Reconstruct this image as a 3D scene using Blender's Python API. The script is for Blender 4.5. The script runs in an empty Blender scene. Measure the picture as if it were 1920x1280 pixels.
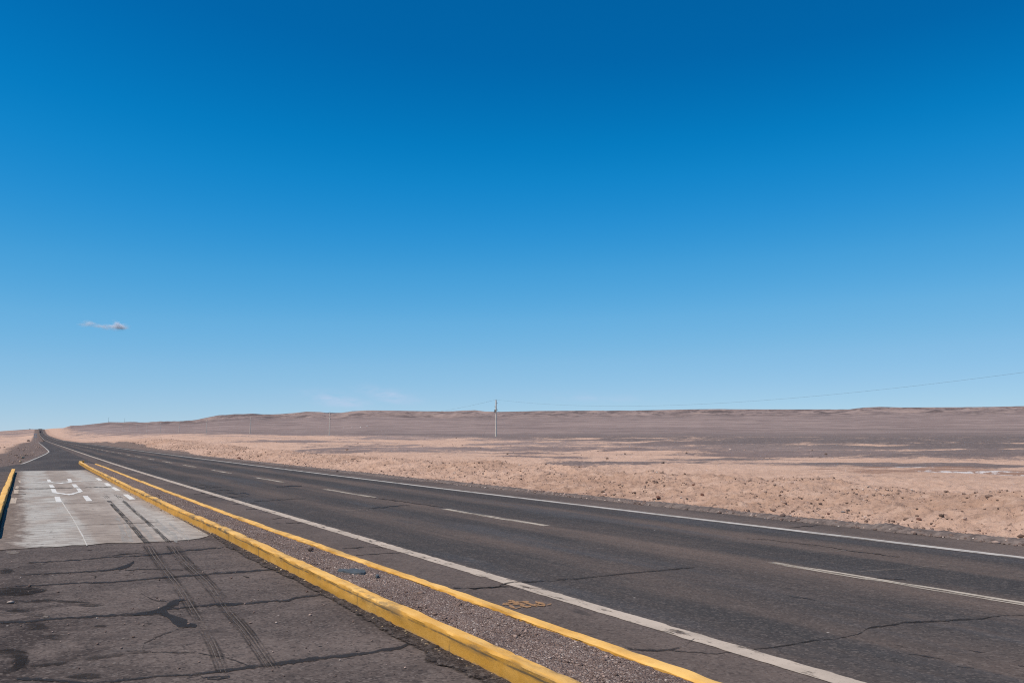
import bpy, bmesh, math, random
import numpy as np
from mathutils import Vector, Matrix

scene = bpy.context.scene
COL = scene.collection
R = math.radians

# ------------------------------------------------------------------ camera
# World: +Y runs along the road, +X to the right of it, Z up.  The photographer
# stands in the lay-by lane at the origin with the lens 1.65 m above it.
CAM_H = 1.65
F_PX, CX, CY = 1600.0, 960.0, 640.0          # focal length in pixels of a 1920 x 1280 frame
PITCH = R(6.4188); PSI = R(29.797)
cam_d = bpy.data.cameras.new('camera')
cam_d.sensor_fit = 'HORIZONTAL'; cam_d.sensor_width = 36.0
cam_d.lens = 36.0 * F_PX / 1920.0
cam_d.clip_start = 0.1; cam_d.clip_end = 200000.0
cam = bpy.data.objects.new('camera', cam_d); COL.objects.link(cam)
cam.location = (0, 0, CAM_H)
cam.rotation_euler = (math.pi / 2 + PITCH, 0, -PSI)
scene.camera = cam

# ------------------------------------------------------------------ world, sun
SUN_EL, SUN_AZ = R(60), R(-97)               # azimuth clockwise from +Y
world = bpy.data.worlds.new('World'); scene.world = world
world.use_nodes = True
wt = world.node_tree; wt.nodes.clear()
sky = wt.nodes.new('ShaderNodeTexSky'); sky.sky_type = 'NISHITA'
sky.sun_disc = False; sky.sun_elevation = SUN_EL; sky.sun_rotation = SUN_AZ
sky.altitude = 2500; sky.air_density = 1.0; sky.dust_density = 0.0; sky.ozone_density = 3.0
# grade of the clear, dry, polarised high-desert sky: deeper and purer blue towards the zenith
def wnode(t): return wt.nodes.new(t)
dn = wnode('ShaderNodeVectorMath'); dn.operation = 'SCALE'; dn.inputs['Scale'].default_value = 0.0955
g1 = wnode('ShaderNodeGamma'); g1.inputs[1].default_value = 1 / 2.2
cv = wnode('ShaderNodeRGBCurve')
g2 = wnode('ShaderNodeGamma'); g2.inputs[1].default_value = 2.2
up = wnode('ShaderNodeVectorMath'); up.operation = 'SCALE'; up.inputs['Scale'].default_value = 10.0
def enc(v):
    v /= 255.0; lin = v / 12.92 if v < 0.04045 else ((v + 0.055) / 1.055) ** 2.4
    return lin ** (1 / 2.2)
for ch, pts in enumerate((((40, 0), (84, 2), (90, 6), (95, 18), (103, 40), (114, 69), (131, 103), (153, 132), (178, 154), (215, 182)),
                          ((50, 48), (107, 102), (117, 122), (123, 132), (133, 144), (146, 159), (164, 175), (186, 188), (206, 198), (230, 212)),
                          ((70, 85), (146, 170), (158, 192), (165, 202), (174, 210), (187, 217), (201, 223), (214, 226), (219, 228), (240, 236)))):
    c = cv.mapping.curves[ch]
    while len(c.points) < len(pts) + 2: c.points.new(0.5, 0.5)
    P_ = [(0.0, 0.0)] + [(enc(a), enc(b)) for a, b in pts] + [(1.0, 1.0)]
    for pt, q in zip(c.points, P_): pt.location = q; pt.handle_type = 'VECTOR'
cv.mapping.update()
# two faint veils of cirrus low over the left hills, given by their bearing and height in the sky
tc = wnode('ShaderNodeTexCoord'); sx = wnode('ShaderNodeSeparateXYZ'); wt.links.new(tc.outputs['Generated'], sx.inputs[0])
def wm(op, a, b=0.0):
    m = wnode('ShaderNodeMath'); m.operation = op
    for k, v in enumerate((a, b)):
        if isinstance(v, (int, float)): m.inputs[k].default_value = v
        else: wt.links.new(v, m.inputs[k])
    return m.outputs[0]
bear = wm('ARCTAN2', sx.outputs[0], sx.outputs[1])
wn = wnode('ShaderNodeTexNoise'); wn.inputs['Scale'].default_value = 55.0; wn.inputs['Detail'].default_value = 5
mpv = wnode('ShaderNodeMapping'); mpv.inputs['Scale'].default_value = (1, 1, 3.2); wt.links.new(tc.outputs['Generated'], mpv.inputs[0]); wt.links.new(mpv.outputs[0], wn.inputs['Vector'])
veil = None
for b0, h0, wb, wh, tilt, amt in ((18.3, 2.42, 2.0, 0.46, -0.14, 0.66), (21.7, 2.72, 1.9, 0.46, -0.20, 0.60), (35.5, 2.62, 3.0, 0.30, -0.03, 0.25)):
    db = wm('SUBTRACT', bear, R(b0))
    u = wm('DIVIDE', db, R(wb)); v = wm('DIVIDE', wm('SUBTRACT', wm('SUBTRACT', sx.outputs[2], math.sin(R(h0))), wm('MULTIPLY', db, tilt)), R(wh))
    d2 = wm('ADD', wm('MULTIPLY', u, u), wm('MULTIPLY', v, v))
    f = wm('MULTIPLY', wm('EXPONENT', wm('MULTIPLY', d2, -1.3)), amt)
    veil = f if veil is None else wm('MAXIMUM', veil, f)
vn = wm('MINIMUM', wm('MAXIMUM', wm('MULTIPLY', wm('SUBTRACT', wn.outputs['Fac'], 0.30), 2.8), 0.0), 1.0)
vmix = wnode('ShaderNodeMix'); vmix.data_type = 'RGBA'; vmix.inputs[7].default_value = (0.53, 0.62, 0.82, 1)
wt.links.new(wm('MULTIPLY', veil, vn), vmix.inputs[0]); wt.links.new(g2.outputs[0], vmix.inputs[6]); wt.links.new(vmix.outputs[2], up.inputs[0])
bg = wnode('ShaderNodeBackground'); bg.inputs[1].default_value = 0.10
wo = wnode('ShaderNodeOutputWorld')
for a, b in ((sky, dn), (dn, g1), (g1, cv), (cv, g2), (up, bg)):
    wt.links.new(a.outputs[0], b.inputs['Color'] if 'Color' in b.inputs else b.inputs[0])
wt.links.new(bg.outputs[0], wo.inputs[0])

sd = bpy.data.lights.new('sun', 'SUN'); sd.energy = 4.5; sd.angle = R(0.53); sd.color = (1.0, 0.915, 0.785)
sun = bpy.data.objects.new('sun', sd); COL.objects.link(sun)
sdir = Vector((math.sin(SUN_AZ) * math.cos(SUN_EL), math.cos(SUN_AZ) * math.cos(SUN_EL), math.sin(SUN_EL)))
sun.rotation_euler = sdir.to_track_quat('Z', 'Y').to_euler(); sun.location = (0, 0, 60)

scene.view_settings.view_transform = 'Standard'; scene.view_settings.look = 'None'
scene.view_settings.gamma = 1.0; scene.view_settings.exposure = 0.0
scene.view_settings.use_curve_mapping = False
scene.render.engine = 'CYCLES'
scene.cycles.transparent_max_bounces = 96
scene.cycles.use_denoising = False           # keep the grain of asphalt, gravel and sand
scene.cycles.pixel_filter_type = 'BLACKMAN_HARRIS'; scene.cycles.filter_width = 1.15
scene.cycles.sample_clamp_indirect = 4.0; scene.cycles.max_bounces = 6

# ------------------------------------------------------------------ helpers
FW = np.array([math.sin(PSI) * math.cos(PITCH), math.cos(PSI) * math.cos(PITCH), math.sin(PITCH)])
RT = np.array([math.cos(PSI), -math.sin(PSI), 0.0]); UP = np.cross(RT, FW)

def ray(px, py):
    return FW * F_PX + RT * (px - CX) + UP * (CY - py)

def P(px, py, z=0.0):
    """surveyed point of the photograph -> point on the level plane z"""
    d = ray(px, py); t = (z - CAM_H) / d[2]
    return (d[0] * t, d[1] * t, z)

def az_of(px, py=820.0):
    d = ray(px, py); return math.atan2(d[0], d[1])

def tan_el(px, py):
    d = ray(px, py); return d[2] / math.hypot(d[0], d[1])

def sstep(a, b, x):
    t = np.clip((x - a) / (b - a), 0, 1); return t * t * (3 - 2 * t)

def hash2(ix, iy, seed):
    h = (ix.astype(np.int64) * 374761393 + iy.astype(np.int64) * 668265263 + seed * 974634777) & 0xFFFFFFFF
    h = ((h ^ (h >> 13)) * 1274126177) & 0xFFFFFFFF
    h = ((h ^ (h >> 16)) * 2246822519) & 0xFFFFFFFF
    return ((h ^ (h >> 15)) & 0xFFFFFF) / float(0xFFFFFF)

def vnoise(x, y, seed=0):
    x = np.asarray(x, float); y = np.asarray(y, float)
    ix = np.floor(x); iy = np.floor(y); fx = x - ix; fy = y - iy
    ux = fx * fx * fx * (fx * (fx * 6 - 15) + 10); uy = fy * fy * fy * (fy * (fy * 6 - 15) + 10)
    a = hash2(ix, iy, seed); b = hash2(ix + 1, iy, seed); c = hash2(ix, iy + 1, seed); d = hash2(ix + 1, iy + 1, seed)
    return (a + (b - a) * ux) * (1 - uy) + (c + (d - c) * ux) * uy

def fbm(x, y, octv=4, seed=0, gain=0.5):
    s = 0; a = 1; n = 0
    for o in range(octv):
        s = s + a * vnoise(x, y, seed + o * 17); n += a; a *= gain
        x, y = x * 1.93 + y * 0.55 + 3.1, y * 1.93 - x * 0.55 + 7.7
    return s / n

def tag(o, label=None, cat=None, group=None, kind=None):
    if label: o['label'] = label
    if cat: o['category'] = cat
    if group: o['group'] = group
    if kind: o['kind'] = kind
    return o

def link(name, verts, faces, mat, parent=None, smooth=False):
    me = bpy.data.meshes.new(name); me.from_pydata([tuple(v) for v in verts], [], faces); me.update()
    if mat: me.materials.append(mat)
    if smooth: me.polygons.foreach_set('use_smooth', [True] * len(me.polygons))
    o = bpy.data.objects.new(name, me); COL.objects.link(o)
    if parent: o.parent = parent
    return o

def bmobj(name, bm, mat, parent=None, smooth=False):
    bmesh.ops.recalc_face_normals(bm, faces=bm.faces)
    me = bpy.data.meshes.new(name); bm.to_mesh(me); bm.free()
    me.materials.append(mat)
    if smooth: me.polygons.foreach_set('use_smooth', [True] * len(me.polygons))
    o = bpy.data.objects.new(name, me); COL.objects.link(o)
    if parent: o.parent = parent
    return o

def empty(name, loc=(0, 0, 0), rz=0):
    o = bpy.data.objects.new(name, None); COL.objects.link(o)
    o.location = loc; o.rotation_euler = (0, 0, rz); o.empty_display_size = 0.3
    return o

def grid_mesh(name, V, nr, nc, mat, parent=None, smooth=True, wrap=False):
    """V: (nr*nc,3) float array"""
    me = bpy.data.meshes.new(name)
    i = np.arange(nr - 1)[:, None]; j = np.arange(nc if wrap else nc - 1)[None, :]
    j2 = (j + 1) % nc
    q = np.stack([i * nc + j, i * nc + j2, (i + 1) * nc + j2, (i + 1) * nc + j], -1).reshape(-1, 4)
    me.vertices.add(len(V)); me.vertices.foreach_set('co', np.ascontiguousarray(V, dtype=np.float32).ravel())
    me.loops.add(q.size); me.loops.foreach_set('vertex_index', q.ravel().astype(np.int32))
    me.polygons.add(len(q)); me.polygons.foreach_set('loop_start', np.arange(0, q.size, 4, dtype=np.int32))
    me.polygons.foreach_set('loop_total', np.full(len(q), 4, dtype=np.int32))
    me.polygons.foreach_set('use_smooth', np.full(len(q), smooth))
    me.update(calc_edges=True); me.validate()
    if mat: me.materials.append(mat)
    o = bpy.data.objects.new(name, me); COL.objects.link(o)
    if parent: o.parent = parent
    return o

# ---- node shorthand
class NT:
    def __init__(s, name):
        s.m = bpy.data.materials.new(name); s.m.use_nodes = True
        s.t = s.m.node_tree; s.t.nodes.clear()
        s.out = s.t.nodes.new('ShaderNodeOutputMaterial')
    def n(s, typ, **kw):
        nd = s.t.nodes.new(typ)
        for k, v in kw.items(): setattr(nd, k, v)
        return nd
    def set(s, sock, v):
        if hasattr(v, 'is_output') or isinstance(v, bpy.types.NodeSocket): s.t.links.new(v, sock)
        else: sock.default_value = v
    def geo(s): return s.n('ShaderNodeNewGeometry').outputs['Position']
    def obj(s): return s.n('ShaderNodeTexCoord').outputs['Object']
    def map(s, vec, sc=(1, 1, 1), loc=(0, 0, 0), rot=(0, 0, 0)):
        m = s.n('ShaderNodeMapping'); s.set(m.inputs[0], vec)
        m.inputs['Scale'].default_value = sc; m.inputs['Location'].default_value = loc; m.inputs['Rotation'].default_value = rot
        return m.outputs[0]
    def noise(s, vec, scale, detail=4, rough=0.55, dist=0.0):
        n = s.n('ShaderNodeTexNoise'); s.set(n.inputs['Vector'], vec)
        n.inputs['Scale'].default_value = scale; n.inputs['Detail'].default_value = detail
        n.inputs['Roughness'].default_value = rough; n.inputs['Distortion'].default_value = dist
        return n.outputs['Fac']
    def vor(s, vec, scale, feature='F1', out='Distance', rnd=1.0):
        n = s.n('ShaderNodeTexVoronoi'); n.feature = feature; s.set(n.inputs['Vector'], vec)
        n.inputs['Scale'].default_value = scale; n.inputs['Randomness'].default_value = rnd
        return n.outputs[out]
    def ramp(s, fac, stops, interp='LINEAR'):
        r = s.n('ShaderNodeValToRGB'); s.set(r.inputs[0], fac); e = r.color_ramp
        e.interpolation = interp
        while len(e.elements) < len(stops): e.elements.new(0.5)
        for el, (p, c) in zip(e.elements, stops):
            el.position = p; el.color = (c, c, c, 1) if isinstance(c, (int, float)) else (*c, 1)
        return r.outputs[0]
    def mr(s, v, a, b, c=0.0, d=1.0, smooth=True):
        m = s.n('ShaderNodeMapRange'); m.interpolation_type = 'SMOOTHSTEP' if smooth else 'LINEAR'
        s.set(m.inputs[0], v)
        for k, x in enumerate((a, b, c, d)): m.inputs[k + 1].default_value = x
        return m.outputs[0]
    def math(s, op, a, b=0.0, clamp=False):
        m = s.n('ShaderNodeMath', operation=op); m.use_clamp = clamp
        s.set(m.inputs[0], a); s.set(m.inputs[1], b); return m.outputs[0]
    def mix(s, fac, a, b, blend='MIX'):
        m = s.n('ShaderNodeMix', data_type='RGBA', blend_type=blend)
        s.set(m.inputs[0], fac)
        s.set(m.inputs[6], a if not isinstance(a, tuple) else (*a, 1)); s.set(m.inputs[7], b if not isinstance(b, tuple) else (*b, 1))
        return m.outputs[2]
    def attr(s, name, out='Fac'):
        a = s.n('ShaderNodeAttribute'); a.attribute_name = name; return a.outputs[out]
    def xyz(s, vec):
        x = s.n('ShaderNodeSeparateXYZ'); s.set(x.inputs[0], vec); return x.outputs
    def bump(s, h, strength=0.5, dist=0.02, normal=None):
        b = s.n('ShaderNodeBump'); b.inputs['Strength'].default_value = strength
        b.inputs['Distance'].default_value = dist; s.set(b.inputs['Height'], h)
        if normal: s.set(b.inputs['Normal'], normal)
        return b.outputs[0]
    def surf(s, col, rough=0.9, spec=0.2, normal=None, alpha=None, metallic=0.0):
        p = s.n('ShaderNodeBsdfPrincipled')
        s.set(p.inputs['Base Color'], col if not isinstance(col, tuple) else (*col, 1))
        s.set(p.inputs['Roughness'], rough); s.set(p.inputs['Specular IOR Level'], spec); s.set(p.inputs['Metallic'], metallic)
        if normal: s.set(p.inputs['Normal'], normal)
        sh = p.outputs[0]
        if alpha is not None:
            t = s.n('ShaderNodeBsdfTransparent'); mx = s.n('ShaderNodeMixShader')
            s.set(mx.inputs[0], alpha); s.t.links.new(t.outputs[0], mx.inputs[1]); s.t.links.new(sh, mx.inputs[2])
            sh = mx.outputs[0]
        s.t.links.new(sh, s.out.inputs['Surface'])
        return s.m

# ------------------------------------------------------------------ materials
def mat_ground():
    n = NT('desert_soil'); p = n.geo()
    big = n.noise(p, 0.012, 5, 0.6); mid = n.noise(p, 0.16, 6, 0.62); fine = n.noise(p, 1.7, 7, 0.68); grain = n.noise(p, 14, 4, 0.7)
    sand = n.mix(n.mr(mid, 0.35, 0.65), (0.425, 0.265, 0.188), (0.545, 0.355, 0.262))
    smooth = n.mr(n.attr('stony'), 0.2, 0.7)
    sand = n.mix(n.math('SUBTRACT', 0.55, n.math('MULTIPLY', smooth, 0.55)), sand, (0.555, 0.372, 0.280))
    sand = n.mix(n.mr(fine, 0.48, 0.70, 0, 0.7), sand, (0.59, 0.405, 0.308))
    sand = n.mix(n.mr(fine, 0.47, 0.30, 0, 0.75), sand, (0.285, 0.182, 0.135))
    g2 = n.noise(p, 5.5, 6, 0.78)
    sand = n.mix(n.math('MULTIPLY', n.mr(g2, 0.52, 0.66, 0, 0.75), n.mr(smooth, 0, 1, 0.35, 1)), sand, (0.235, 0.150, 0.112))
    sand = n.mix(n.math('MULTIPLY', n.mr(g2, 0.44, 0.32, 0, 0.6), smooth), sand, (0.62, 0.432, 0.335))
    # little pebbles lying on the sand
    vd = n.vor(p, 3.1); vc = n.n('ShaderNodeTexVoronoi'); n.set(vc.inputs['Vector'], p); vc.inputs['Scale'].default_value = 3.1
    rnd = n.xyz(vc.outputs['Color'])[0]
    peb = n.math('MULTIPLY', n.mr(vd, 0.20, 0.12), n.mr(rnd, 0.70, 0.78))
    vd2 = n.vor(p, 9.0); vc2 = n.n('ShaderNodeTexVoronoi'); n.set(vc2.inputs['Vector'], p); vc2.inputs['Scale'].default_value = 9.0
    peb2 = n.math('MULTIPLY', n.mr(vd2, 0.34, 0.2), n.mr(n.xyz(vc2.outputs['Color'])[1], 0.62, 0.72))
    rough_zone = n.mr(n.noise(p, 0.35, 3, 0.6), 0.42, 0.6)
    pebs = n.math('MULTIPLY', n.math('MAXIMUM', peb, n.math('MULTIPLY', peb2, 0.7)), n.math('MULTIPLY', n.attr('stony'), n.mr(rough_zone, 0, 1, 0.35, 0.9)))
    sand = n.mix(pebs, sand, (0.15, 0.105, 0.085))
    # desert pavement of dark stones
    dk = n.mix(n.mr(n.noise(p, 0.022, 6, 0.6), 0.36, 0.66), (0.190, 0.138, 0.125), (0.300, 0.222, 0.198))
    dk = n.mix(n.mr(n.noise(p, 0.0035, 5, 0.6), 0.40, 0.68, 0, 0.55), dk, (0.36, 0.265, 0.235))
    dk = n.mix(n.mr(n.noise(p, 0.6, 6, 0.7), 0.50, 0.68, 0, 0.5), dk, (0.135, 0.105, 0.10))
    lt = n.noise(p, 0.009, 7, 0.66)
    dk = n.mix(n.mr(lt, 0.60, 0.72, 0, 0.75), dk, (0.42, 0.31, 0.25))
    dk = n.mix(n.mr(n.noise(n.map(p, (1, 1, 4)), 0.0075, 8, 0.70), 0.48, 0.68, 0, 0.5), dk, (0.115, 0.088, 0.085))
    hill = n.attr('hill')
    hn = n.noise(n.map(p, (1, 1, 5)), 0.008, 8, 0.74, 0.4)
    dk = n.mix(n.math('MULTIPLY', hill, n.mr(hn, 0.48, 0.60, 0, 0.9)), dk, (0.100, 0.077, 0.074))
    dk = n.mix(n.math('MULTIPLY', hill, n.mr(hn, 0.46, 0.34, 0, 0.7)), dk, (0.34, 0.245, 0.20))
    dk = n.mix(n.attr('deep'), dk, n.mix(n.mr(fine, 0.4, 0.6), (0.125, 0.098, 0.092), (0.18, 0.142, 0.132)))
    m = n.math('ADD', n.attr('dark'), n.math('MULTIPLY', n.math('SUBTRACT', n.noise(p, 0.30, 8, 0.72), 0.5), 1.5))
    m = n.math('ADD', m, n.math('MULTIPLY', n.math('SUBTRACT', n.noise(p, 3.0, 5, 0.75), 0.5), 1.3))
    c = n.mix(n.mr(m, 0.40, 0.72), sand, dk)
    # brown damp-looking soil and white salt crust in the hollow behind the bank
    w = n.math('ADD', n.attr('wet'), n.math('MULTIPLY', n.math('SUBTRACT', n.noise(p, 0.8, 6, 0.65), 0.5), 0.9))
    c = n.mix(n.mr(w, 0.40, 0.72, 0, 0.85), c, (0.265, 0.155, 0.112))
    s = n.math('ADD', n.attr('salt'), n.math('MULTIPLY', n.math('SUBTRACT', n.noise(p, 2.6, 6, 0.78), 0.5), 2.8))
    c = n.mix(n.mr(s, 0.72, 0.95, 0, 0.9), c, (0.66, 0.60, 0.57))
    # brown gravel beside the pavement
    v = n.math('ADD', n.attr('verge'), n.math('MULTIPLY', n.math('SUBTRACT', n.noise(p, 0.9, 6, 0.65), 0.5), 0.8))
    gv = n.mix(n.mr(n.noise(p, 6, 5, 0.7), 0.35, 0.65), (0.115, 0.083, 0.072), (0.215, 0.158, 0.135))
    c = n.mix(n.mr(v, 0.38, 0.62), c, gv)
    h = n.math('ADD', n.math('MULTIPLY', fine, 1.0), n.math('MULTIPLY', grain, 0.35))
    h = n.math('ADD', h, n.math('MULTIPLY', pebs, 0.25))
    b = n.bump(n.math('ADD', h, n.math('MULTIPLY', g2, 0.6)), 0.8, 0.14)
    return n.surf(c, 0.95, 0.1, b)

def aggregate(n, p, c, k=1.0):
    """stone chips of worn asphalt: pale and dark grains of two sizes"""
    v1 = n.n('ShaderNodeTexVoronoi'); n.set(v1.inputs['Vector'], p); v1.inputs['Scale'].default_value = 50
    r1 = n.xyz(v1.outputs['Color'])
    c = n.mix(n.mr(r1[0], 0.70, 0.98, 0, 0.55 * k), c, (0.200, 0.162, 0.142))
    c = n.mix(n.mr(r1[1], 0.62, 0.98, 0, 0.62 * k), c, (0.022, 0.019, 0.019))
    v2 = n.n('ShaderNodeTexVoronoi'); n.set(v2.inputs['Vector'], p); v2.inputs['Scale'].default_value = 17
    r2 = n.xyz(v2.outputs['Color'])
    c = n.mix(n.mr(r2[0], 0.86, 1.0, 0, 0.30 * k), c, (0.185, 0.150, 0.132))
    c = n.mix(n.mr(r2[1], 0.84, 1.0, 0, 0.28 * k), c, (0.026, 0.022, 0.022))
    return c

def mat_road():
    n = NT('worn_asphalt'); p = n.attr('track', 'Vector')       # track = (offset from the road's line, distance along it)
    x = n.xyz(p)[0]
    wob = n.noise(n.map(p, (0.6, 0.035, 1)), 1.0, 4, 0.6)
    xx = n.math('ADD', x, n.math('MULTIPLY', n.math('SUBTRACT', wob, 0.5), 1.7))
    t = n.math('DIVIDE', xx, 15.0)
    f = 1 / 15.0
    band = n.ramp(t, [(0, 0.85), (4.4 * f, 0.85), (5.05 * f, 0.28), (5.8 * f, 0.12), (6.4 * f, 0.62), (7.0 * f, 0.45), (7.6 * f, 0.15), (8.2 * f, 0.58),
                      (8.8 * f, 0.80), (9.3 * f, 0.18), (9.9 * f, 0.08), (10.4 * f, 0.70), (10.8 * f, 0.75), (11.3 * f, 0.08), (11.9 * f, 0.10), (12.15 * f, 0.75), (1.0, 0.8)])
    streak = n.noise(n.map(p, (2.2, 0.06, 1)), 1.0, 6, 0.65)
    blot = n.noise(n.map(p, (0.7, 0.22, 1)), 1.0, 5, 0.6)
    v = n.math('ADD', band, n.math('MULTIPLY', n.math('SUBTRACT', streak, 0.5), 1.2))
    v = n.math('ADD', v, n.math('MULTIPLY', n.math('SUBTRACT', blot, 0.5), 1.0))
    c = n.mix(n.mr(v, 0.0, 1.0), (0.053, 0.047, 0.045), (0.128, 0.094, 0.078))
    smear = n.noise(n.map(p, (0.9, 0.10, 1), (5, 3, 0)), 1.0, 4, 0.55)
    c = n.mix(n.mr(smear, 0.53, 0.68, 0, 0.7), c, (0.068, 0.066, 0.070))
    mott = n.noise(n.map(p, (1.6, 0.8, 1), (2, 9, 0)), 1.6, 6, 0.7)
    c = n.mix(n.mr(mott, 0.52, 0.72, 0, 0.30), c, (0.042, 0.037, 0.037))
    c = n.mix(n.mr(mott, 0.46, 0.30, 0, 0.25), c, (0.120, 0.093, 0.080))
    sh = n.math('MAXIMUM', n.mr(xx, 5.15, 4.75), n.mr(x, 12.1, 12.35))
    c = n.mix(n.math('MULTIPLY', sh, 0.75), c, n.mix(n.mr(blot, 0.35, 0.65), (0.090, 0.069, 0.060), (0.142, 0.108, 0.093)))
    c = aggregate(n, p, c, 0.62)
    spot = n.vor(p, 2.3); sc = n.n('ShaderNodeTexVoronoi'); n.set(sc.inputs['Vector'], p); sc.inputs['Scale'].default_value = 2.3
    sp = n.math('MULTIPLY', n.mr(spot, 0.045, 0.02), n.mr(n.xyz(sc.outputs['Color'])[0], 0.84, 0.86))
    c = n.mix(sp, c, (0.42, 0.37, 0.33))
    dash = n.noise(n.map(p, (3.5, 0.9, 1)), 1.0, 3, 0.5)
    c = n.mix(n.mr(dash, 0.68, 0.76, 0, 0.5), c, (0.03, 0.028, 0.028))
    agg = n.noise(p, 48, 3, 0.75)
    b = n.bump(agg, 0.6, 0.008)
    return n.surf(c, 0.92, 0.10, b)

def mat_forecourt():
    n = NT('patched_asphalt'); p = n.geo(); y = n.xyz(p)[1]
    big = n.noise(n.map(p, (0.5, 0.9, 1)), 0.9, 5, 0.6); mid = n.noise(n.map(p, (1, 1.6, 1)), 2.2, 6, 0.65)
    c = n.mix(n.mr(big, 0.35, 0.65), (0.088, 0.068, 0.060), (0.138, 0.106, 0.092))
    c = n.mix(n.mr(mid, 0.52, 0.72, 0, 0.55), c, (0.060, 0.050, 0.047))
    # oily, darker area towards the left of the lane
    x = n.xyz(p)[0]
    left = n.math('MULTIPLY', n.mr(x, 1.25, 0.1), n.mr(y, 16, 9.5))
    blot = n.noise(n.map(p, (1, 1.3, 1), (3, 8, 0)), 1.5, 6, 0.62, 0.6)
    c = n.mix(n.math('MULTIPLY', left, n.mr(blot, 0.42, 0.56, 0, 0.85)), c, (0.045, 0.033, 0.029))
    blot2 = n.noise(n.map(p, (1, 0.9, 1), (1, 4, 0)), 0.75, 6, 0.62, 0.8)
    c = n.mix(n.mr(blot2, 0.50, 0.64, 0, 0.55), c, (0.062, 0.048, 0.043))
    c = n.mix(n.math('MULTIPLY', left, n.mr(blot, 0.40, 0.28, 0, 0.45)), c, (0.135, 0.125, 0.120))
    far = n.mr(y, 49.0, 49.4)
    streak = n.noise(n.map(p, (0.5, 0.12, 1)), 1.0, 5, 0.6)
    fc = n.mix(n.mr(streak, 0.35, 0.65), (0.050, 0.045, 0.046), (0.090, 0.076, 0.070))
    c = n.mix(far, c, fc)
    agg = n.noise(p, 48, 3, 0.75)
    c = aggregate(n, p, c, 0.9)
    sc = n.n('ShaderNodeTexVoronoi'); n.set(sc.inputs['Vector'], p); sc.inputs['Scale'].default_value = 4.5
    sp = n.math('MULTIPLY', n.mr(sc.outputs['Distance'], 0.06, 0.03), n.mr(n.xyz(sc.outputs['Color'])[0], 0.80, 0.82))
    c = n.mix(sp, c, (0.42, 0.36, 0.32))
    sp2 = n.math('MULTIPLY', n.mr(sc.outputs['Distance'], 0.10, 0.05), n.mr(n.xyz(sc.outputs['Color'])[1], 0.88, 0.9))
    c = n.mix(sp2, c, (0.022, 0.02, 0.02))
    return n.surf(c, 0.92, 0.10, n.bump(n.math('ADD', agg, n.math('MULTIPLY', mid, 1.5)), 0.6, 0.008))

def mat_slab():
    n = NT('weathered_concrete'); p = n.geo(); o = n.xyz(p); x, y = o[0], o[1]
    lane = n.noise(n.map(p, (1.4, 0.10, 1)), 1.0, 5, 0.6)
    blot = n.noise(n.map(p, (1, 0.35, 1)), 1.1, 6, 0.62)
    c = n.mix(n.mr(blot, 0.35, 0.66), (0.300, 0.240, 0.197), (0.430, 0.360, 0.302))
    pale = n.math('MULTIPLY', n.mr(n.math('ABSOLUTE', n.math('SUBTRACT', n.math('ADD', x, n.math('MULTIPLY', n.math('SUBTRACT', lane, 0.5), 0.9)), 0.62)), 0.62, 0.38), 0.85)
    c = n.mix(n.math('MULTIPLY', pale, n.mr(n.noise(n.map(p, (1, 0.5, 1)), 0.9, 5), 0.32, 0.6)), c, (0.470, 0.445, 0.400))
    pr = n.math('MULTIPLY', n.mr(x, 1.95, 2.2), n.mr(lane, 0.35, 0.6))
    c = n.mix(n.math('MULTIPLY', pr, 0.75), c, (0.480, 0.440, 0.390))
    scr = n.noise(n.map(p, (2.0, 7.0, 1)), 1.0, 5, 0.7)
    c = n.mix(n.mr(scr, 0.45, 0.62, 0, 0.6), c, (0.165, 0.130, 0.109))
    scr2 = n.noise(n.map(p, (3.0, 14.0, 1), (7, 1, 0)), 1.0, 6, 0.75)
    c = n.mix(n.mr(scr2, 0.50, 0.62, 0, 0.6), c, (0.165, 0.132, 0.112))
    # dust and crumbled soil along the left kerb
    d = n.math('ADD', x, n.math('MULTIPLY', n.math('SUBTRACT', n.noise(n.map(p, (1, 0.6, 1)), 2.6, 7, 0.72), 0.5), 1.7))
    c = n.mix(n.mr(d, 0.26, -0.02, 0, 0.88), c, n.mix(n.mr(n.noise(p, 9, 6, 0.75), 0.4, 0.6), (0.105, 0.077, 0.062), (0.205, 0.155, 0.125)))
    d2 = n.math('ADD', x, n.math('MULTIPLY', n.math('SUBTRACT', n.noise(n.map(p, (1, 0.4, 1)), 2.9, 6, 0.65), 0.5), 0.5))
    c = n.mix(n.mr(d2, 2.72, 2.98, 0, 0.7), c, (0.24, 0.18, 0.14))
    fl = n.n('ShaderNodeTexVoronoi'); n.set(fl.inputs['Vector'], n.map(p, (1, .7, 1))); fl.inputs['Scale'].default_value = 5.0
    c = n.mix(n.math('MULTIPLY', n.mr(fl.outputs['Distance'], 0.16, 0.08), n.mr(n.xyz(fl.outputs['Color'])[0], 0.72, 0.76, 0, .8)), c, (0.08, 0.062, 0.052))
    fine = n.noise(p, 40, 4, 0.7)
    c = n.mix(n.mr(fine, 0.52, 0.70, 0, 0.45), c, (0.13, 0.105, 0.09))
    return n.surf(c, 0.9, 0.2, n.bump(fine, 0.25, 0.005))

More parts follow.
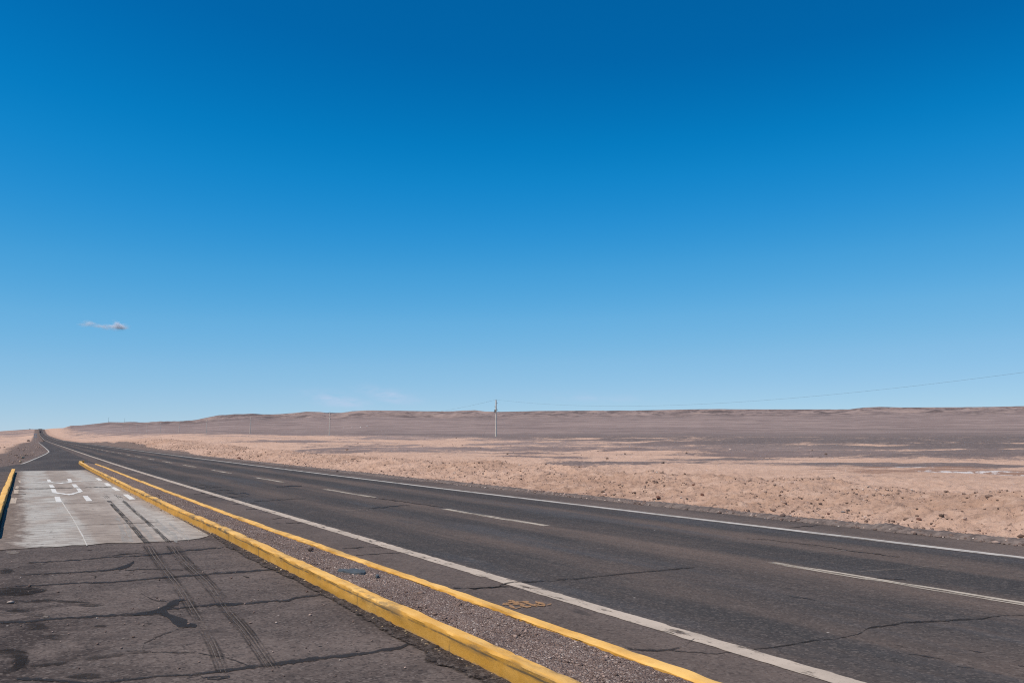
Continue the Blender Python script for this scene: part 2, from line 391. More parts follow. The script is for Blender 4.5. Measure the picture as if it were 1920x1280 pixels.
def mat_film(name, col, lo, hi, scale=(6, 6, 1), strength=0.9, rough=0.9, edge=True, col2=None):
    """thin worn layer (paint, rubber, tar) through which the ground shows where noise breaks it"""
    n = NT(name); p = n.geo()
    q = n.noise(n.map(p, scale), 1.0, 6, 0.7)
    a = n.mr(q, lo, hi, strength, 0.0)
    g = n.noise(p, 45, 3, 0.7)
    a = n.math('MULTIPLY', a, n.mr(g, 0.72, 0.60, 0.55, 1.0))
    if edge:
        a = n.math('MULTIPLY', a, n.mr(n.math('ADD', n.attr('soft'), n.math('MULTIPLY', n.math('SUBTRACT', n.noise(p, 9, 5, 0.7), 0.5), 0.9)), 0.12, 0.5))
    c = n.mix(n.mr(n.noise(p, 2.1, 5, 0.65), 0.35, 0.65), col, col2 or tuple(x * 0.82 for x in col))
    c = n.mix(n.mr(g, 0.35, 0.2, 0, 0.5), c, tuple(x * 0.5 for x in col))
    return n.surf(c, rough, 0.10, None, a)

def mat_gutter():
    n = NT('crumbled_asphalt'); p = n.geo()
    q = n.noise(p, 7, 7, 0.75); g = n.noise(p, 26, 4, 0.8)
    c = n.mix(n.mr(q, 0.36, 0.62), (0.058, 0.045, 0.041), (0.118, 0.092, 0.081))
    c = n.mix(n.mr(g, 0.52, 0.66, 0, 0.8), c, (0.030, 0.025, 0.024))
    c = aggregate(n, p, c, 1.2)
    a = n.mr(n.math('ADD', n.attr('soft'), n.math('MULTIPLY', n.math('SUBTRACT', q, 0.5), 1.6)), 0.2, 0.6)
    return n.surf(c, 0.95, 0.08, n.bump(n.math('ADD', g, n.math('MULTIPLY', q, 2.0)), 1.0, 0.03), a)

def mat_yellow(name='yellow_kerb_paint', wear=1.0):
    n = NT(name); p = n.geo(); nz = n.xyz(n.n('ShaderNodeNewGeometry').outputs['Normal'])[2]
    q = n.noise(p, 2.6, 6, 0.65)
    c = n.mix(n.mr(q, 0.32, 0.68), (0.57, 0.272, 0.038), (0.71, 0.380, 0.088))
    pale = n.noise(n.map(p, (3, 1.1, 3), (2, 5, 1)), 1.0, 6, 0.7)
    c = n.mix(n.mr(pale, 0.55, 0.78, 0, 0.6), c, (0.70, 0.47, 0.19))
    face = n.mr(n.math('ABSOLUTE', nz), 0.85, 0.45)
    shade_noise = n.noise(n.map(p, (2, 1.7, 4), (8, 2, 1)), 1.0, 6, 0.7)
    c = n.mix(n.math('MULTIPLY', face, n.mr(shade_noise, 0.30, 0.62, 0.20, 0.60)), c, (0.47, 0.225, 0.026))  # shade painted in: upright faces get a darker orange, broken by noise
    c = n.mix(n.math('MULTIPLY', n.math('SUBTRACT', 1.0, face), n.mr(shade_noise, 0.62, 0.35, 0.25, 0.75)), c, (0.80, 0.49, 0.16))  # brighter lit top painted in: upward faces get a paler yellow
    # tyre scuffs along the arris, dirt runs down the face
    z = n.xyz(p)[2]
    arr = n.math('MULTIPLY', n.mr(z, 0.07, 0.11), n.mr(z, 0.160, 0.142))
    sc = n.noise(n.map(p, (5, 1.6, 9), (1, 2, 3)), 1.0, 7, 0.75)
    wide = n.noise(n.map(p, (1, 0.28, 1)), 1.0, 3, 0.5)
    a = n.math('MULTIPLY', n.math('MULTIPLY', n.mr(sc, 0.46, 0.58), arr), n.mr(wide, 0.34, 0.54))
    c = n.mix(n.math('MULTIPLY', a, 0.85 * wear), c, (0.095, 0.078, 0.055))
    ln = n.math('ADD', z, n.math('MULTIPLY', n.math('SUBTRACT', n.noise(n.map(p, (0, 0.9, 0)), 1.0, 3, 0.6), 0.5), 0.03))
    lm = n.math('MULTIPLY', n.mr(n.math('ABSOLUTE', n.math('SUBTRACT', ln, 0.112)), 0.011, 0.003), n.mr(n.noise(n.map(p, (0, 1.1, 0), (0, 4, 0)), 1.0, 5, 0.7), 0.40, 0.53))
    c = n.mix(n.math('MULTIPLY', n.math('MULTIPLY', lm, face), 0.8 * wear), c, (0.10, 0.075, 0.045))
    yj = n.math('ADD', n.xyz(p)[1], n.math('MULTIPLY', n.math('SUBTRACT', n.noise(p, 6, 4, 0.7), 0.5), 0.10))
    jt = n.math('MULTIPLY', n.mr(n.math('PINGPONG', yj, 1.025), 0.022, 0.006), n.mr(n.noise(p, 2.4, 4, 0.6), 0.38, 0.52))
    c = n.mix(n.math('MULTIPLY', n.math('MULTIPLY', jt, face), 0.75 * wear), c, (0.13, 0.09, 0.045))
    chip = n.noise(n.map(p, (9, 6, 9), (4, 4, 4)), 1.0, 7, 0.8)
    c = n.mix(n.mr(chip, 0.64, 0.70, 0, 0.75), c, (0.34, 0.28, 0.21))
    ver = n.noise(n.map(p, (6, 3.2, 0.8)), 1.0, 5, 0.7)
    c = n.mix(n.mr(ver, 0.56, 0.74, 0, 0.42 * wear), c, (0.36, 0.19, 0.035))
    fine = n.noise(p, 30, 5, 0.75)
    c = n.mix(n.mr(fine, 0.60, 0.72, 0, 0.4 * wear), c, (0.22, 0.15, 0.07))
    low = n.math('MULTIPLY', n.mr(z, 0.03, 0.0), n.mr(n.noise(p, 8, 4, 0.7), 0.4, 0.6))
    c = n.mix(n.math('MULTIPLY', low, 0.8), c, (0.30, 0.24, 0.19))
    return n.surf(c, 0.75, 0.3, n.bump(n.math('ADD', fine, q), 0.5, 0.008))

def mat_gravel():
    n = NT('island_gravel'); p = n.geo()
    v = n.n('ShaderNodeTexVoronoi'); n.set(v.inputs['Vector'], p); v.inputs['Scale'].default_value = 78
    r = n.xyz(v.outputs['Color'])[0]
    c = n.ramp(r, [(0.0, (0.120, 0.078, 0.062)), (0.35, (0.190, 0.128, 0.105)), (0.65, (0.245, 0.170, 0.140)), (0.85, (0.300, 0.218, 0.182)), (0.95, (0.42, 0.33, 0.28)), (1.0, (0.58, 0.50, 0.44))])
    c = n.mix(n.mr(n.noise(p, 1.3, 4, 0.6), 0.4, 0.65, 0, 0.4), c, (0.10, 0.070, 0.062))
    h = n.math('SUBTRACT', 1.0, v.outputs['Distance'])
    return n.surf(c, 0.95, 0.15, n.bump(n.math('ADD', h, n.math('MULTIPLY', n.noise(p, 8, 5, 0.7), 1.5)), 0.9, 0.02))

def mat_stone(name, a, b, attr=None):
    n = NT(name); p = n.geo()
    q = n.noise(p, 7, 5, 0.65)
    c = n.mix(n.mr(q, 0.3, 0.7), a, b)
    if attr:
        c = n.ramp(n.attr(attr), [(0.0, tuple(x * 0.45 for x in a)), (0.45, a), (0.8, b), (0.93, tuple(min(1, x * 1.7) for x in b)), (1.0, (0.52, 0.45, 0.40))])
        c = n.mix(n.mr(q, 0.3, 0.7, 0, 0.3), c, a)
    return n.surf(c, 0.92, 0.15, n.bump(n.noise(p, 25, 5, 0.7), 0.5, 0.02))

def mat_plain(name, a, b, scale=3.0, rough=0.7, spec=0.3, metallic=0.0):
    n = NT(name); p = n.geo()
    c = n.mix(n.mr(n.noise(p, scale, 5, 0.65), 0.3, 0.7), a, b)
    return n.surf(c, rough, spec, n.bump(n.noise(p, scale * 6, 4, 0.7), 0.3, 0.01), None, metallic)

M = dict(
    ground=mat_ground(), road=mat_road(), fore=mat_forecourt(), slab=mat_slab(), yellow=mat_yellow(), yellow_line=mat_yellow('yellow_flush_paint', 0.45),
    gravel=mat_gravel(),
    white_near=mat_film('worn_white_paint', (0.50, 0.410, 0.335), 0.54, 0.66, (9, 2.0, 1), 0.95),
    white_dash=mat_film('scraped_white_paint', (0.52, 0.445, 0.365), 0.47, 0.56, (24, 0.8, 1), 0.95),
    white_far=mat_film('bright_white_paint', (0.52, 0.475, 0.43), 0.52, 0.70, (7, 1.0, 1), 0.92),
    white_slab=mat_film('white_block_paint', (0.68, 0.65, 0.61), 0.62, 0.80, (3, 3, 1), 0.98),
    white_thin=mat_film('thin_white_paint', (0.62, 0.58, 0.53), 0.56, 0.74, (2, 2, 1), 0.85),
    tar=mat_film('bitumen_seal', (0.038, 0.035, 0.036), 0.50, 0.70, (4, 4, 1), 0.80, 0.85),
    crack=mat_film('open_crack', (0.026, 0.023, 0.022), 0.48, 0.66, (4, 4, 1), 0.70),
    stain=mat_film('oil_stain', (0.036, 0.030, 0.028), 0.42, 0.66, (2.6, 2.6, 1), 0.62, 0.9),
    rubber=mat_film('tyre_rubber', (0.040, 0.038, 0.037), 0.40, 0.62, (6, 0.9, 1), 0.68),
    rubber_faint=mat_film('faint_tyre_rubber', (0.036, 0.031, 0.029), 0.38, 0.60, (6, 0.7, 1), 0.40),
    rubber_slab=mat_film('smeared_rubber', (0.060, 0.056, 0.053), 0.40, 0.66, (5, 0.8, 1), 0.55),
    rubber_band=mat_film('rubber_band', (0.042, 0.036, 0.033), 0.36, 0.62, (5, 0.8, 1), 0.26),
    scratch=mat_film('pale_scratch', (0.26, 0.215, 0.185), 0.46, 0.62, (5, 0.8, 1), 0.6),
    pale=mat_film('pale_dust_smear', (0.44, 0.42, 0.39), 0.40, 0.66, (14, 1.0, 1), 0.45),
    orange=mat_film('orange_spray_paint', (0.40, 0.225, 0.115), 0.55, 0.72, (7, 7, 1), 0.85),
    gutter=mat_gutter(),
    stone=mat_stone('loose_stone', (0.19, 0.125, 0.098), (0.40, 0.275, 0.215), 'tone'),
    pebble=mat_stone('island_pebble', (0.185, 0.124, 0.102), (0.285, 0.205, 0.170), 'tone'),
    crumb=mat_stone('kerb_crumb', (0.30, 0.22, 0.14), (0.46, 0.36, 0.24), 'tone'),
    rock_dark=mat_stone('dark_rock', (0.095, 0.067, 0.058), (0.19, 0.14, 0.12)),
    rock_brown=mat_stone('brown_rock', (0.17, 0.115, 0.092), (0.29, 0.205, 0.165)),
    rock_red=mat_stone('reddish_rock', (0.13, 0.062, 0.045), (0.23, 0.12, 0.09)),
    rock_grey=mat_stone('grey_rock', (0.19, 0.165, 0.155), (0.30, 0.265, 0.245)),
    rock_tan=mat_stone('tan_rock', (0.50, 0.34, 0.22), (0.62, 0.45, 0.30)),
    rock_white=mat_stone('white_rock', (0.62, 0.58, 0.55), (0.8, 0.76, 0.72)),
    concrete=mat_plain('pole_concrete', (0.54, 0.465, 0.395), (0.64, 0.555, 0.475), 1.2, 0.9, 0.2),
    iron=mat_plain('dark_steel', (0.05, 0.05, 0.055), (0.09, 0.09, 0.095), 4, 0.6, 0.4),
    porcelain=mat_plain('brown_porcelain', (0.05, 0.035, 0.032), (0.08, 0.055, 0.05), 5, 0.35, 0.5),
    wire=mat_plain('weathered_wire', (0.10, 0.12, 0.14), (0.14, 0.16, 0.18), 5, 0.7, 0.3),
    sign=mat_plain('pale_sign_panel', (0.42, 0.40, 0.38), (0.52, 0.50, 0.48), 3, 0.6, 0.3),
    signpost=mat_plain('sign_post_paint', (0.36, 0.33, 0.31), (0.46, 0.42, 0.40), 3, 0.7, 0.3),
    rubber_piece=mat_plain('black_rubber', (0.060, 0.065, 0.068), (0.085, 0.092, 0.095), 18, 0.65, 0.35),
    vehicle=mat_plain('dark_vehicle_paint', (0.045, 0.045, 0.06), (0.06, 0.06, 0.08), 2, 0.4, 0.5),
    glass=mat_plain('dark_glass', (0.02, 0.025, 0.03), (0.03, 0.035, 0.04), 2, 0.1, 0.5),
)

# ------------------------------------------------------------------ road line and heights
def shift(y):                                   # the road bends gently to the right far ahead
    y = np.asarray(y, float); k = 14.0
    t = (y - 45.0) / k
    return 0.0142 * k * np.where(t > 30, t, np.log1p(np.exp(np.minimum(t, 30))))

RZ_Y = np.array([-400, 0, 330, 600, 1000, 1400, 1800, 2200, 2450, 2650, 2900, 4000, 9000.])
RZ_Z = np.array([0, 0, 0, 0.15, 2.4, 5.0, 9.3, 17.0, 22.5, 25.2, 24.0, 5.0, -20.])
def road_z(y):
    return np.interp(y, RZ_Y, RZ_Z)

SKY = [(-400, 812), (-100, 809.5), (0, 808), (50, 804.5), (65, 803.4), (85, 803), (118, 802), (132, 797.5), (150, 797), (170, 795), (195, 792), (205, 790.8), (230, 791.2), (245, 790.2),
       (270, 791.5), (300, 789.3), (340, 789), (365, 787), (385, 783), (410, 778), (440, 776), (470, 775), (510, 776.5), (550, 774), (575, 771.3), (600, 772), (612, 773.5), (640, 773.5),
       (660, 770.5), (690, 769), (740, 769.5), (800, 770.5), (850, 770.5), (870, 769), (890, 768.5), (910, 771), (935, 771.7), (970, 771), (1010, 770), (1100, 769.5), (1200, 769),
       (1300, 767), (1350, 766.5), (1400, 767), (1500, 767.2), (1590, 767), (1620, 763.5), (1650, 762.3), (1690, 763.5), (1800, 763), (1920, 761), (2100, 760), (2500, 766)]
SKY_AZ = np.array([az_of(*p) for p in SKY]); SKY_T = np.array([tan_el(*p) for p in SKY])
RD = [(-400, 2600), (118, 2650), (135, 3300), (200, 3900), (300, 4200), (420, 4700), (600, 5000), (900, 5400), (1300, 6000), (1600, 6200), (2500, 6400)]
RD_AZ = np.array([az_of(p[0]) for p in RD]); RD_R = np.array([p[1] for p in RD], float)

PAVE = [(-40, -40), (13.45, -40), (13.45, 20), (13.3, 45)] + [(13.3 + float(shift(y)), y) for y in (60, 80, 100, 130, 170, 230, 330, 450)] + \
       [(4.2 + float(shift(450)), 450), (5.54, 339.0), (3.01, 113.9), (2.72, 110.0), (0.15, 62.3), (-0.9, 56.8), (-3.5, 50.0), (-12, 45), (-40, 42)]

def in_poly(x, y, poly):
    ins = np.zeros(np.shape(x), bool); n = len(poly)
    for i in range(n):
        x1, y1 = poly[i]; x2, y2 = poly[(i + 1) % n]
        if y1 == y2: continue
        c = ((y1 > y) != (y2 > y)) & (x < (x2 - x1) * (y - y1) / (y2 - y1) + x1)
        ins ^= c
    return ins

def poly_dist(x, y, poly):
    d = np.full(np.shape(x), 1e9); n = len(poly)
    for i in range(n):
        x1, y1 = poly[i]; x2, y2 = poly[(i + 1) % n]
        dx, dy = x2 - x1, y2 - y1; L = dx * dx + dy * dy + 1e-12
        t = np.clip(((x - x1) * dx + (y - y1) * dy) / L, 0, 1)
        d = np.minimum(d, np.hypot(x - x1 - t * dx, y - y1 - t * dy))
    return d

def heights(x, y, full=False):
    x = np.asarray(x, float); y = np.asarray(y, float)
    r = np.hypot(x, y) + 1e-6; az = np.arctan2(x, y)
    ts = np.interp(az, SKY_AZ, SKY_T); rr = np.interp(az, RD_AZ, RD_R)
    side = sstep(R(0.5), R(9), az)
    t = np.clip(np.log(r / 263.0) / np.log(rr / 263.0), 0, 1)
    t0 = (-1.65 + 1.95 * side) / 263.0
    pw = 2.8 - 1.15 * side
    tang = t0 + (ts - t0) * t ** pw
    z_far = CAM_H + r * tang
    z263 = CAM_H + 263.0 * t0
    z = np.where(r < 263.0, z263 * sstep(50, 263, r), z_far)
    over = np.clip(r / rr - 1, 0, 2)
    z = np.where(r > rr, z - over * 260.0, z)
    # hill relief below the ridge, undulation of the plain
    hill = sstep(0.80, 0.93, t) * (1 - sstep(0.985, 1.0, t)) * side
    rid = 1 - np.abs(2 * fbm(x / 520, y / 520, 5, 11) - 1) * 1.6
    z = z + hill * (rid - 0.75) * 40 * np.clip(ts / 0.03, 0.2, 1)
    z = z + hill * (fbm(x / 120, y / 120, 4, 61) - 0.5) * 16
    z = z + (fbm(x / 90, y / 90, 4, 5) - 0.5) * np.clip(r / 3000, 0, 1) * 2.2 * (1 - sstep(0.93, 1, t))
    z = z + (fbm(x / 14, y / 14, 4, 7) - 0.5) * 0.9 * sstep(25, 90, r) * (1 - sstep(900, 2500, r))
    z = np.where(r > 700, np.minimum(z, CAM_H + r * ts), z)
    u = x - shift(y)
    # sandy bank heaped up along the right of the road and the hollow behind it
    fade = sstep(-60, -25, y) * (1 - sstep(140, 330, y))
    lump = fbm(x / 2.6, y / 3.2, 4, 31); lump2 = fbm(x / 0.8, y / 0.8, 3, 37); long_ = fbm(x / 9, y / 11, 3, 41)
    prof = sstep(13.9, 18.2, u) * (1 - sstep(18.4, 22.5, u))
    z = z + fade * (prof * (0.20 + 0.42 * long_ + 0.42 * (lump - 0.5)) + sstep(13.8, 14.6, u) * (1 - sstep(24, 40, u)) * ((lump2 - 0.5) * 0.22 + (fbm(x / .26, y / .26, 3, 43) - 0.5) * 0.20))
    z = z - fade * 0.22 * np.exp(-((u - 26) / 3.5) ** 2)
    z = z + (lump - 0.5) * 0.25 * sstep(24, 34, u) * (1 - sstep(200, 500, r))
    # heaps left of the lay-by
    lf = (1 - sstep(-14, -5, u - np.interp(y, [0, 60, 114, 340, 500], [-2, 0, 3, 1, 3]))) * sstep(30, 60, y) * (1 - sstep(500, 900, y))
    z = z + lf * ((fbm(x / 8, y / 14, 4, 51) - 0.35) * 1.1)
    # embankment that carries the road
    c = np.abs(u - 8.4)
    w = (1 - sstep(6.5, 34, c)) * sstep(120, 420, y) * (1 - sstep(3000, 3600, y))
    rz = road_z(y) - 0.05 - 0.00025 * np.clip(y, 0, 3000)
    z = z * (1 - w) + (rz - sstep(5.5, 12, c) * 0.5 * sstep(300, 800, y)) * w
    core = (c < 6.2) & (y > 300) & (y < 2900)
    z = np.where(core, rz - 0.25, z)
    return z

def height1(x, y):
    return float(heights(np.array([x]), np.array([y]))[0])

# ------------------------------------------------------------------ ground sheet (finer where the lens looks, reaching past the ridges)
azf = np.arange(PSI - R(37), PSI + R(37), R(0.062))
azc = np.arange(PSI + R(37), PSI + R(323), R(1.6))
AZ = np.concatenate([azf, azc])
rads = [1.2]
while rads[-1] < 10500:
    r = rads[-1]
    k = 0.035 if r < 9 else (0.0085 if r < 12 else 0.0060 if r < 70 else 0.0085 if r < 300 else 0.012)
    rads.append(r * (1 + k))
RAD = np.array(rads)
RR, AA = np.meshgrid(RAD, AZ, indexing='ij')
GX = (RR * np.sin(AA)).ravel(); GY = (RR * np.cos(AA)).ravel()
GZ = heights(GX, GY)
near = np.hypot(GX, GY) < 620
pin = np.zeros(len(GX), bool); pin[near] = in_poly(GX[near], GY[near], PAVE)
pdist = np.full(len(GX), 999.0); pdist[near] = poly_dist(GX[near], GY[near], PAVE)
lowfar = sstep(20, 60, np.hypot(GX, GY))
GZ = np.where(pin, -0.05 - 0.2 * sstep(0.3, 1.5, pdist), GZ)
edge = ~pin & (pdist < 1.2)
GZ = np.where(edge, GZ * sstep(0.05, 1.2, pdist) + (-0.012 + 0.03 * (vnoise(GX * 5, GY * 5, 3) - 0.4)) * (1 - sstep(0.05, 1.2, pdist)), GZ)
GU = GX - shift(GY); GR = np.hypot(GX, GY)

def blob(cx, cy, rx, ry, rot=0.0):
    dx, dy = GX - cx, GY - cy; c, s = math.cos(rot), math.sin(rot)
    return np.exp(-(((dx * c + dy * s) / rx) ** 2 + ((-dx * s + dy * c) / ry) ** 2))

# where the dark stones of the plain take over from the pink sand
edge_u = 60 + 50 * (fbm(GX / 60, GY / 60, 4, 71) - 0.5) + 14 * sstep(60, 300, GY)
dark = np.clip(0.5 + (GU - edge_u) / 75.0, -0.2, 1.0) * sstep(24, 34, GU)
patch = fbm(GX / 16, GY / 16, 5, 81, 0.6)
dark = dark + (patch - 0.49) * 2.7 * (1 - 0.75 * sstep(-12, 22, GU - edge_u)) * sstep(26, 40, GU) * (1 - 0.6 * sstep(140, 260, GU))
dark = np.where(GU > edge_u + 70, np.maximum(dark, 0.95), dark)
for (px, py, rx, ry) in ((1200, 868.5, 7.5, 5.0), (1130, 871, 4, 3.5), (1360, 862, 7, 6), (1560, 872, 6.5, 4), (1700, 874, 8, 3.5), (1820, 876, 8, 3.0), (1480, 853, 16, 5), (1800, 856, 14, 5), (1640, 853, 12, 4), (720, 848, 15, 6), (850, 846, 17, 6), (790, 842, 16, 7), (640, 846, 12, 6), (930, 852, 9, 5), (560, 838, 18, 9), (1050, 845, 12, 6), (1010, 856, 7, 4)):
    q = P(px, py); dark = np.maximum(dark, (0.98 if px > 1100 else 0.92) * blob(q[0], q[1], rx, ry, -0.5))
for (px, py, rx, ry) in ((1600, 843, 22, 2.6), (1800, 847, 24, 2.4), (1450, 841, 16, 3), (1860, 841, 14, 2.2), (1250, 838, 18, 4), (1120, 834, 16, 4)):
    q = P(px, py); dark = dark - 0.5 * blob(q[0], q[1], rx, ry, -0.5)
far_t = np.clip(np.log(np.maximum(GR, 263) / 263) / np.log(4000 / 263), 0, 1)
lightstrip = sstep(0.60, 0.72, fbm(GX / 130 + 9, GY / 130, 4, 91)) * (1 - sstep(700, 2200, GR))
dark = dark - 0.22 * lightstrip * sstep(120, 200, GR)
left = (1 - sstep(-8, 6, GU - 3))
dark = np.where(GU < 3, 0.62 * sstep(900, 2000, GY) + sstep(0.58, 0.72, fbm(GX / 60, GY / 60, 3, 95)) * sstep(150, 500, GY) * 0.6, dark)
dark = np.clip(dark, -0.3, 1.2)
dark = np.where(GU > 8, np.maximum(dark, (0.24 + 0.5 * (fbm(GX / 7, GY / 7, 4, 87, 0.65) - 0.42)) * sstep(24, 33, GU)), dark)
deep = sstep(0, 60, GU - edge_u) * np.clip(1 - np.log(np.maximum(GR, 1) / 200) / 1.9 + 0.8 * (fbm(GX / 150, GY / 150, 4, 111) - 0.5), 0, 1) * (0.45 + 0.55 * sstep(R(14), R(36), np.arctan2(GX, GY)))
for (px, py, rx, ry) in ((1200, 868.5, 8, 6), (1360, 862, 8, 7), (1560, 872, 8, 5), (1700, 874, 9, 4), (1820, 876, 9, 4), (1800, 856, 15, 6)):
    q = P(px, py); deep = np.maximum(deep, 0.8 * blob(q[0], q[1], rx, ry, -0.5))
wet = 0.62 * np.exp(-((GU - 25.5 - 2.5 * (fbm(GX / 9, GY / 9, 3, 101) - 0.5)) / 1.5) ** 2) * (0.35 + 0.9 * fbm(GX / 14, GY / 14, 3, 103)) * (1 - sstep(70, 130, GY))
salt = np.zeros(len(GX))
for (px, py, rx, ry) in ((1690, 885.5, 2.6, .9), (1790, 890, 3.2, 1.2), (1870, 889.5, 2.2, .8), (1370, 906, 0.9, 0.9), (1720, 880, 2.6, .8), (1900, 893, 1.5, .7)):
    q = P(px, py, -0.1); salt = np.maximum(salt, blob(q[0], q[1], rx, ry, -0.55)); wet = np.maximum(wet, 0.9 * blob(q[0], q[1], rx * 2.2, ry * 1.8, -0.55))
vw_r = np.interp(GY, [0, 40, 90, 200, 3000], [0.42, 0.45, 0.8, 1.6, 5.0])
vw_l = np.interp(GY, [0, 50, 110, 220, 3000], [3.0, 3.2, 4.5, 5.0, 8.0])
c_off = np.where(GY < 450, pdist, np.abs(GU - 8.4) - 5.2)
vw = np.where(GU > 8.4, vw_r, vw_l)
verge = np.clip(1.25 - 0.75 * c_off / vw, 0, 1); verge[pin] = 1
verge = np.where(GY > 2900, 0, verge)
stony = sstep(13.6, 15, GU) * (1 - sstep(21, 30, GU)) + 0.30 * (1 - sstep(60, 140, GR))

ground = grid_mesh('ground', np.stack([GX, GY, GZ], 1), len(RAD), len(AZ), M['ground'], wrap=True)
tag(ground, kind='structure')
te_g = (GZ - CAM_H) / GR
hillm = sstep(0.62, 0.86, te_g / np.interp(np.arctan2(GX, GY), SKY_AZ, SKY_T)) * sstep(R(2), R(6), np.arctan2(GX, GY)) * sstep(1500, 2500, GR)
for nm, arr in (('hill', hillm), ('dark', dark), ('deep', deep), ('wet', wet), ('salt', salt), ('verge', verge), ('stony', np.clip(stony, 0, 1))):
    a = ground.data.attributes.new(nm, 'FLOAT', 'POINT'); a.data.foreach_set('value', arr.astype(np.float32))
ground.data.polygons.foreach_set('use_smooth', np.full(len(ground.data.polygons), True))

# ------------------------------------------------------------------ pavements
def soft_attr(o, vals):
    a = o.data.attributes.new('soft', 'FLOAT', 'POINT'); a.data.foreach_set('value', np.asarray(vals, np.float32))
    return o

fp = [(-40, -40), (4.5, -40), (4.5, 45)] + [(4.5 + float(shift(y)), y) for y in (60, 80, 100, 130, 170, 230, 330, 450)] + PAVE[-9:][1:] 
fore = link('lay_by_pavement', [(x, y, -0.004) for x, y in fp], [list(range(len(fp)))], M['fore'])
tag(fore, kind='structure')

ys = np.concatenate([np.arange(-40, 60, 2.0), np.arange(60, 450, 6.0), np.arange(450, 2900, 25.0)])
us = np.array([4.0, 4.9, 6.5, 8.6, 10.5, 12.0, 13.0, 13.5])
rv = []; tk = []
for y in ys:
    wob = 0.12 * (vnoise(y * 0.35, 2.0, 5) - 0.5) - (0.15 if y > 30 else 0)
    for k, u in enumerate(us):
        uu = u + (float(wob) if k == len(us) - 1 else 0)
        rv.append((uu + float(shift(y)), y, float(road_z(y)))); tk.append((uu, y, 0))
road = grid_mesh('road', np.array(rv), len(ys), len(us), M['road'], smooth=True)
a = road.data.attributes.new('track', 'FLOAT_VECTOR', 'POINT'); a.data.foreach_set('vector', np.array(tk, np.float32).ravel())
tag(road, kind='structure')

def strip(name, pts, width, mat, parent, z=0.004, seed=0, jag=0.012, step=0.25, taper=False, follow_z=False):
    """ribbon of paint / rubber / tar along world points (x,y); width may be a list; edges ragged"""
    pts = [np.array(p[:2], float) for p in pts]
    W = width if isinstance(width, (list, tuple)) else [width] * len(pts)
    C = []; 
    for i in range(len(pts) - 1):
        L = np.linalg.norm(pts[i + 1] - pts[i]); n = max(1, min(400, int(L / step)))
        for k in range(n):
            t = k / n; C.append((*(pts[i] * (1 - t) + pts[i + 1] * t), W[i] * (1 - t) + W[i + 1] * t))
    C.append((*pts[-1], W[-1])); C = np.array(C)
    d = np.gradient(C[:, :2], axis=0); d /= np.linalg.norm(d, axis=1)[:, None] + 1e-9
    nrm = np.stack([-d[:, 1], d[:, 0]], 1)
    V = []; S = []
    n = len(C); k = np.arange(n) * 1.0
    for j, s in enumerate((-0.5, -0.34, 0.34, 0.5)):
        jj = jag * (vnoise(k * 0.73 + seed * 3.1, np.full(n, s * 9 + seed), 7) - 0.5) * 2 if abs(s) > 0.4 else 0
        q = C[:, :2] + nrm * (s * C[:, 2] + jj)[:, None]
        zz = (road_z(q[:, 1]) if follow_z else 0) + z
        V.append(np.column_stack([q, np.broadcast_to(zz, n)]))
        e = np.full(n, 0.0 if abs(s) > 0.4 else 1.0)
        if taper: e[0] = e[-1] = 0
        S.append(e)
    V = np.stack(V, 1).reshape(-1, 3); S = np.stack(S, 1).ravel()
    o = grid_mesh(name, V, n, 4, mat, parent, smooth=False)
    return soft_attr(o, S)

def px_strip(name, pts, mat, parent, z, org, sc, seed=0, over=1.0):
    """pts (zoom x, zoom y, vertical half thickness) measured on an enlarged crop -> ribbon on the ground"""
    C = []
    for i in range(len(pts) - 1):
        n = max(2, int(math.hypot(pts[i + 1][0] - pts[i][0], pts[i + 1][1] - pts[i][1]) / 14))
        for k in range(n):
            t = k / n; C.append([a * (1 - t) + b * t for a, b in zip(pts[i], pts[i + 1])])
    C.append(list(pts[-1])); n = len(C); k = np.arange(n) * 1.0
    C = np.array(C)
    C[:, 1] += (vnoise(k * 0.31, np.full(n, seed * 7.3), 21) - 0.5) * 5 + ((vnoise(k * 1.7, np.full(n, seed * 3.9), 27) - 0.5) * 4.5 if name in ('crack', 'tar_seam') else 0)
    C[:, 2] *= over * (0.55 + 0.9 * vnoise(k * 0.57, np.full(n, seed * 5.1 + 40), 23)) if name != 'tyre_mark' else over
    horiz = abs(pts[-1][0] - pts[0][0]) > abs(pts[-1][1] - pts[0][1])
    V = []; S = []
    for row in C:
        for s in (-1.25, -0.7, 0.7, 1.25):
            x, y = row[0], row[1]
            if horiz: y = y + s * row[2]
            else: x = x + s * row[2] * 1.5
            V.append(P(org[0] + x * sc, org[1] + y * sc, z)); S.append(0.0 if abs(s) > 1 else 1.0)
    o = grid_mesh(name, np.array(V), n, 4, mat, parent, smooth=False)
    return soft_attr(o, S)

def px_poly(name, pts, mat, parent, z, org=(0, 0), sc=1.0, ring=0.72):
    """blot outlined on an enlarged crop -> flat patch with a soft rim"""
    W = [P(org[0] + x * sc, org[1] + y * sc, z) for x, y in pts]
    n = len(W); c = np.mean(np.array(W), 0)
    V = list(W) + [tuple(c + (np.array(w) - c) * ring) for w in W] + [tuple(c)]
    F = []
    for i in range(n):
        j = (i + 1) % n; F.append([i, j, n + j, n + i]); F.append([n + i, n + j, 2 * n])
    o = link(name, V, F, mat, parent)
    return soft_attr(o, [0.0] * n + [1.0] * (n + 1))

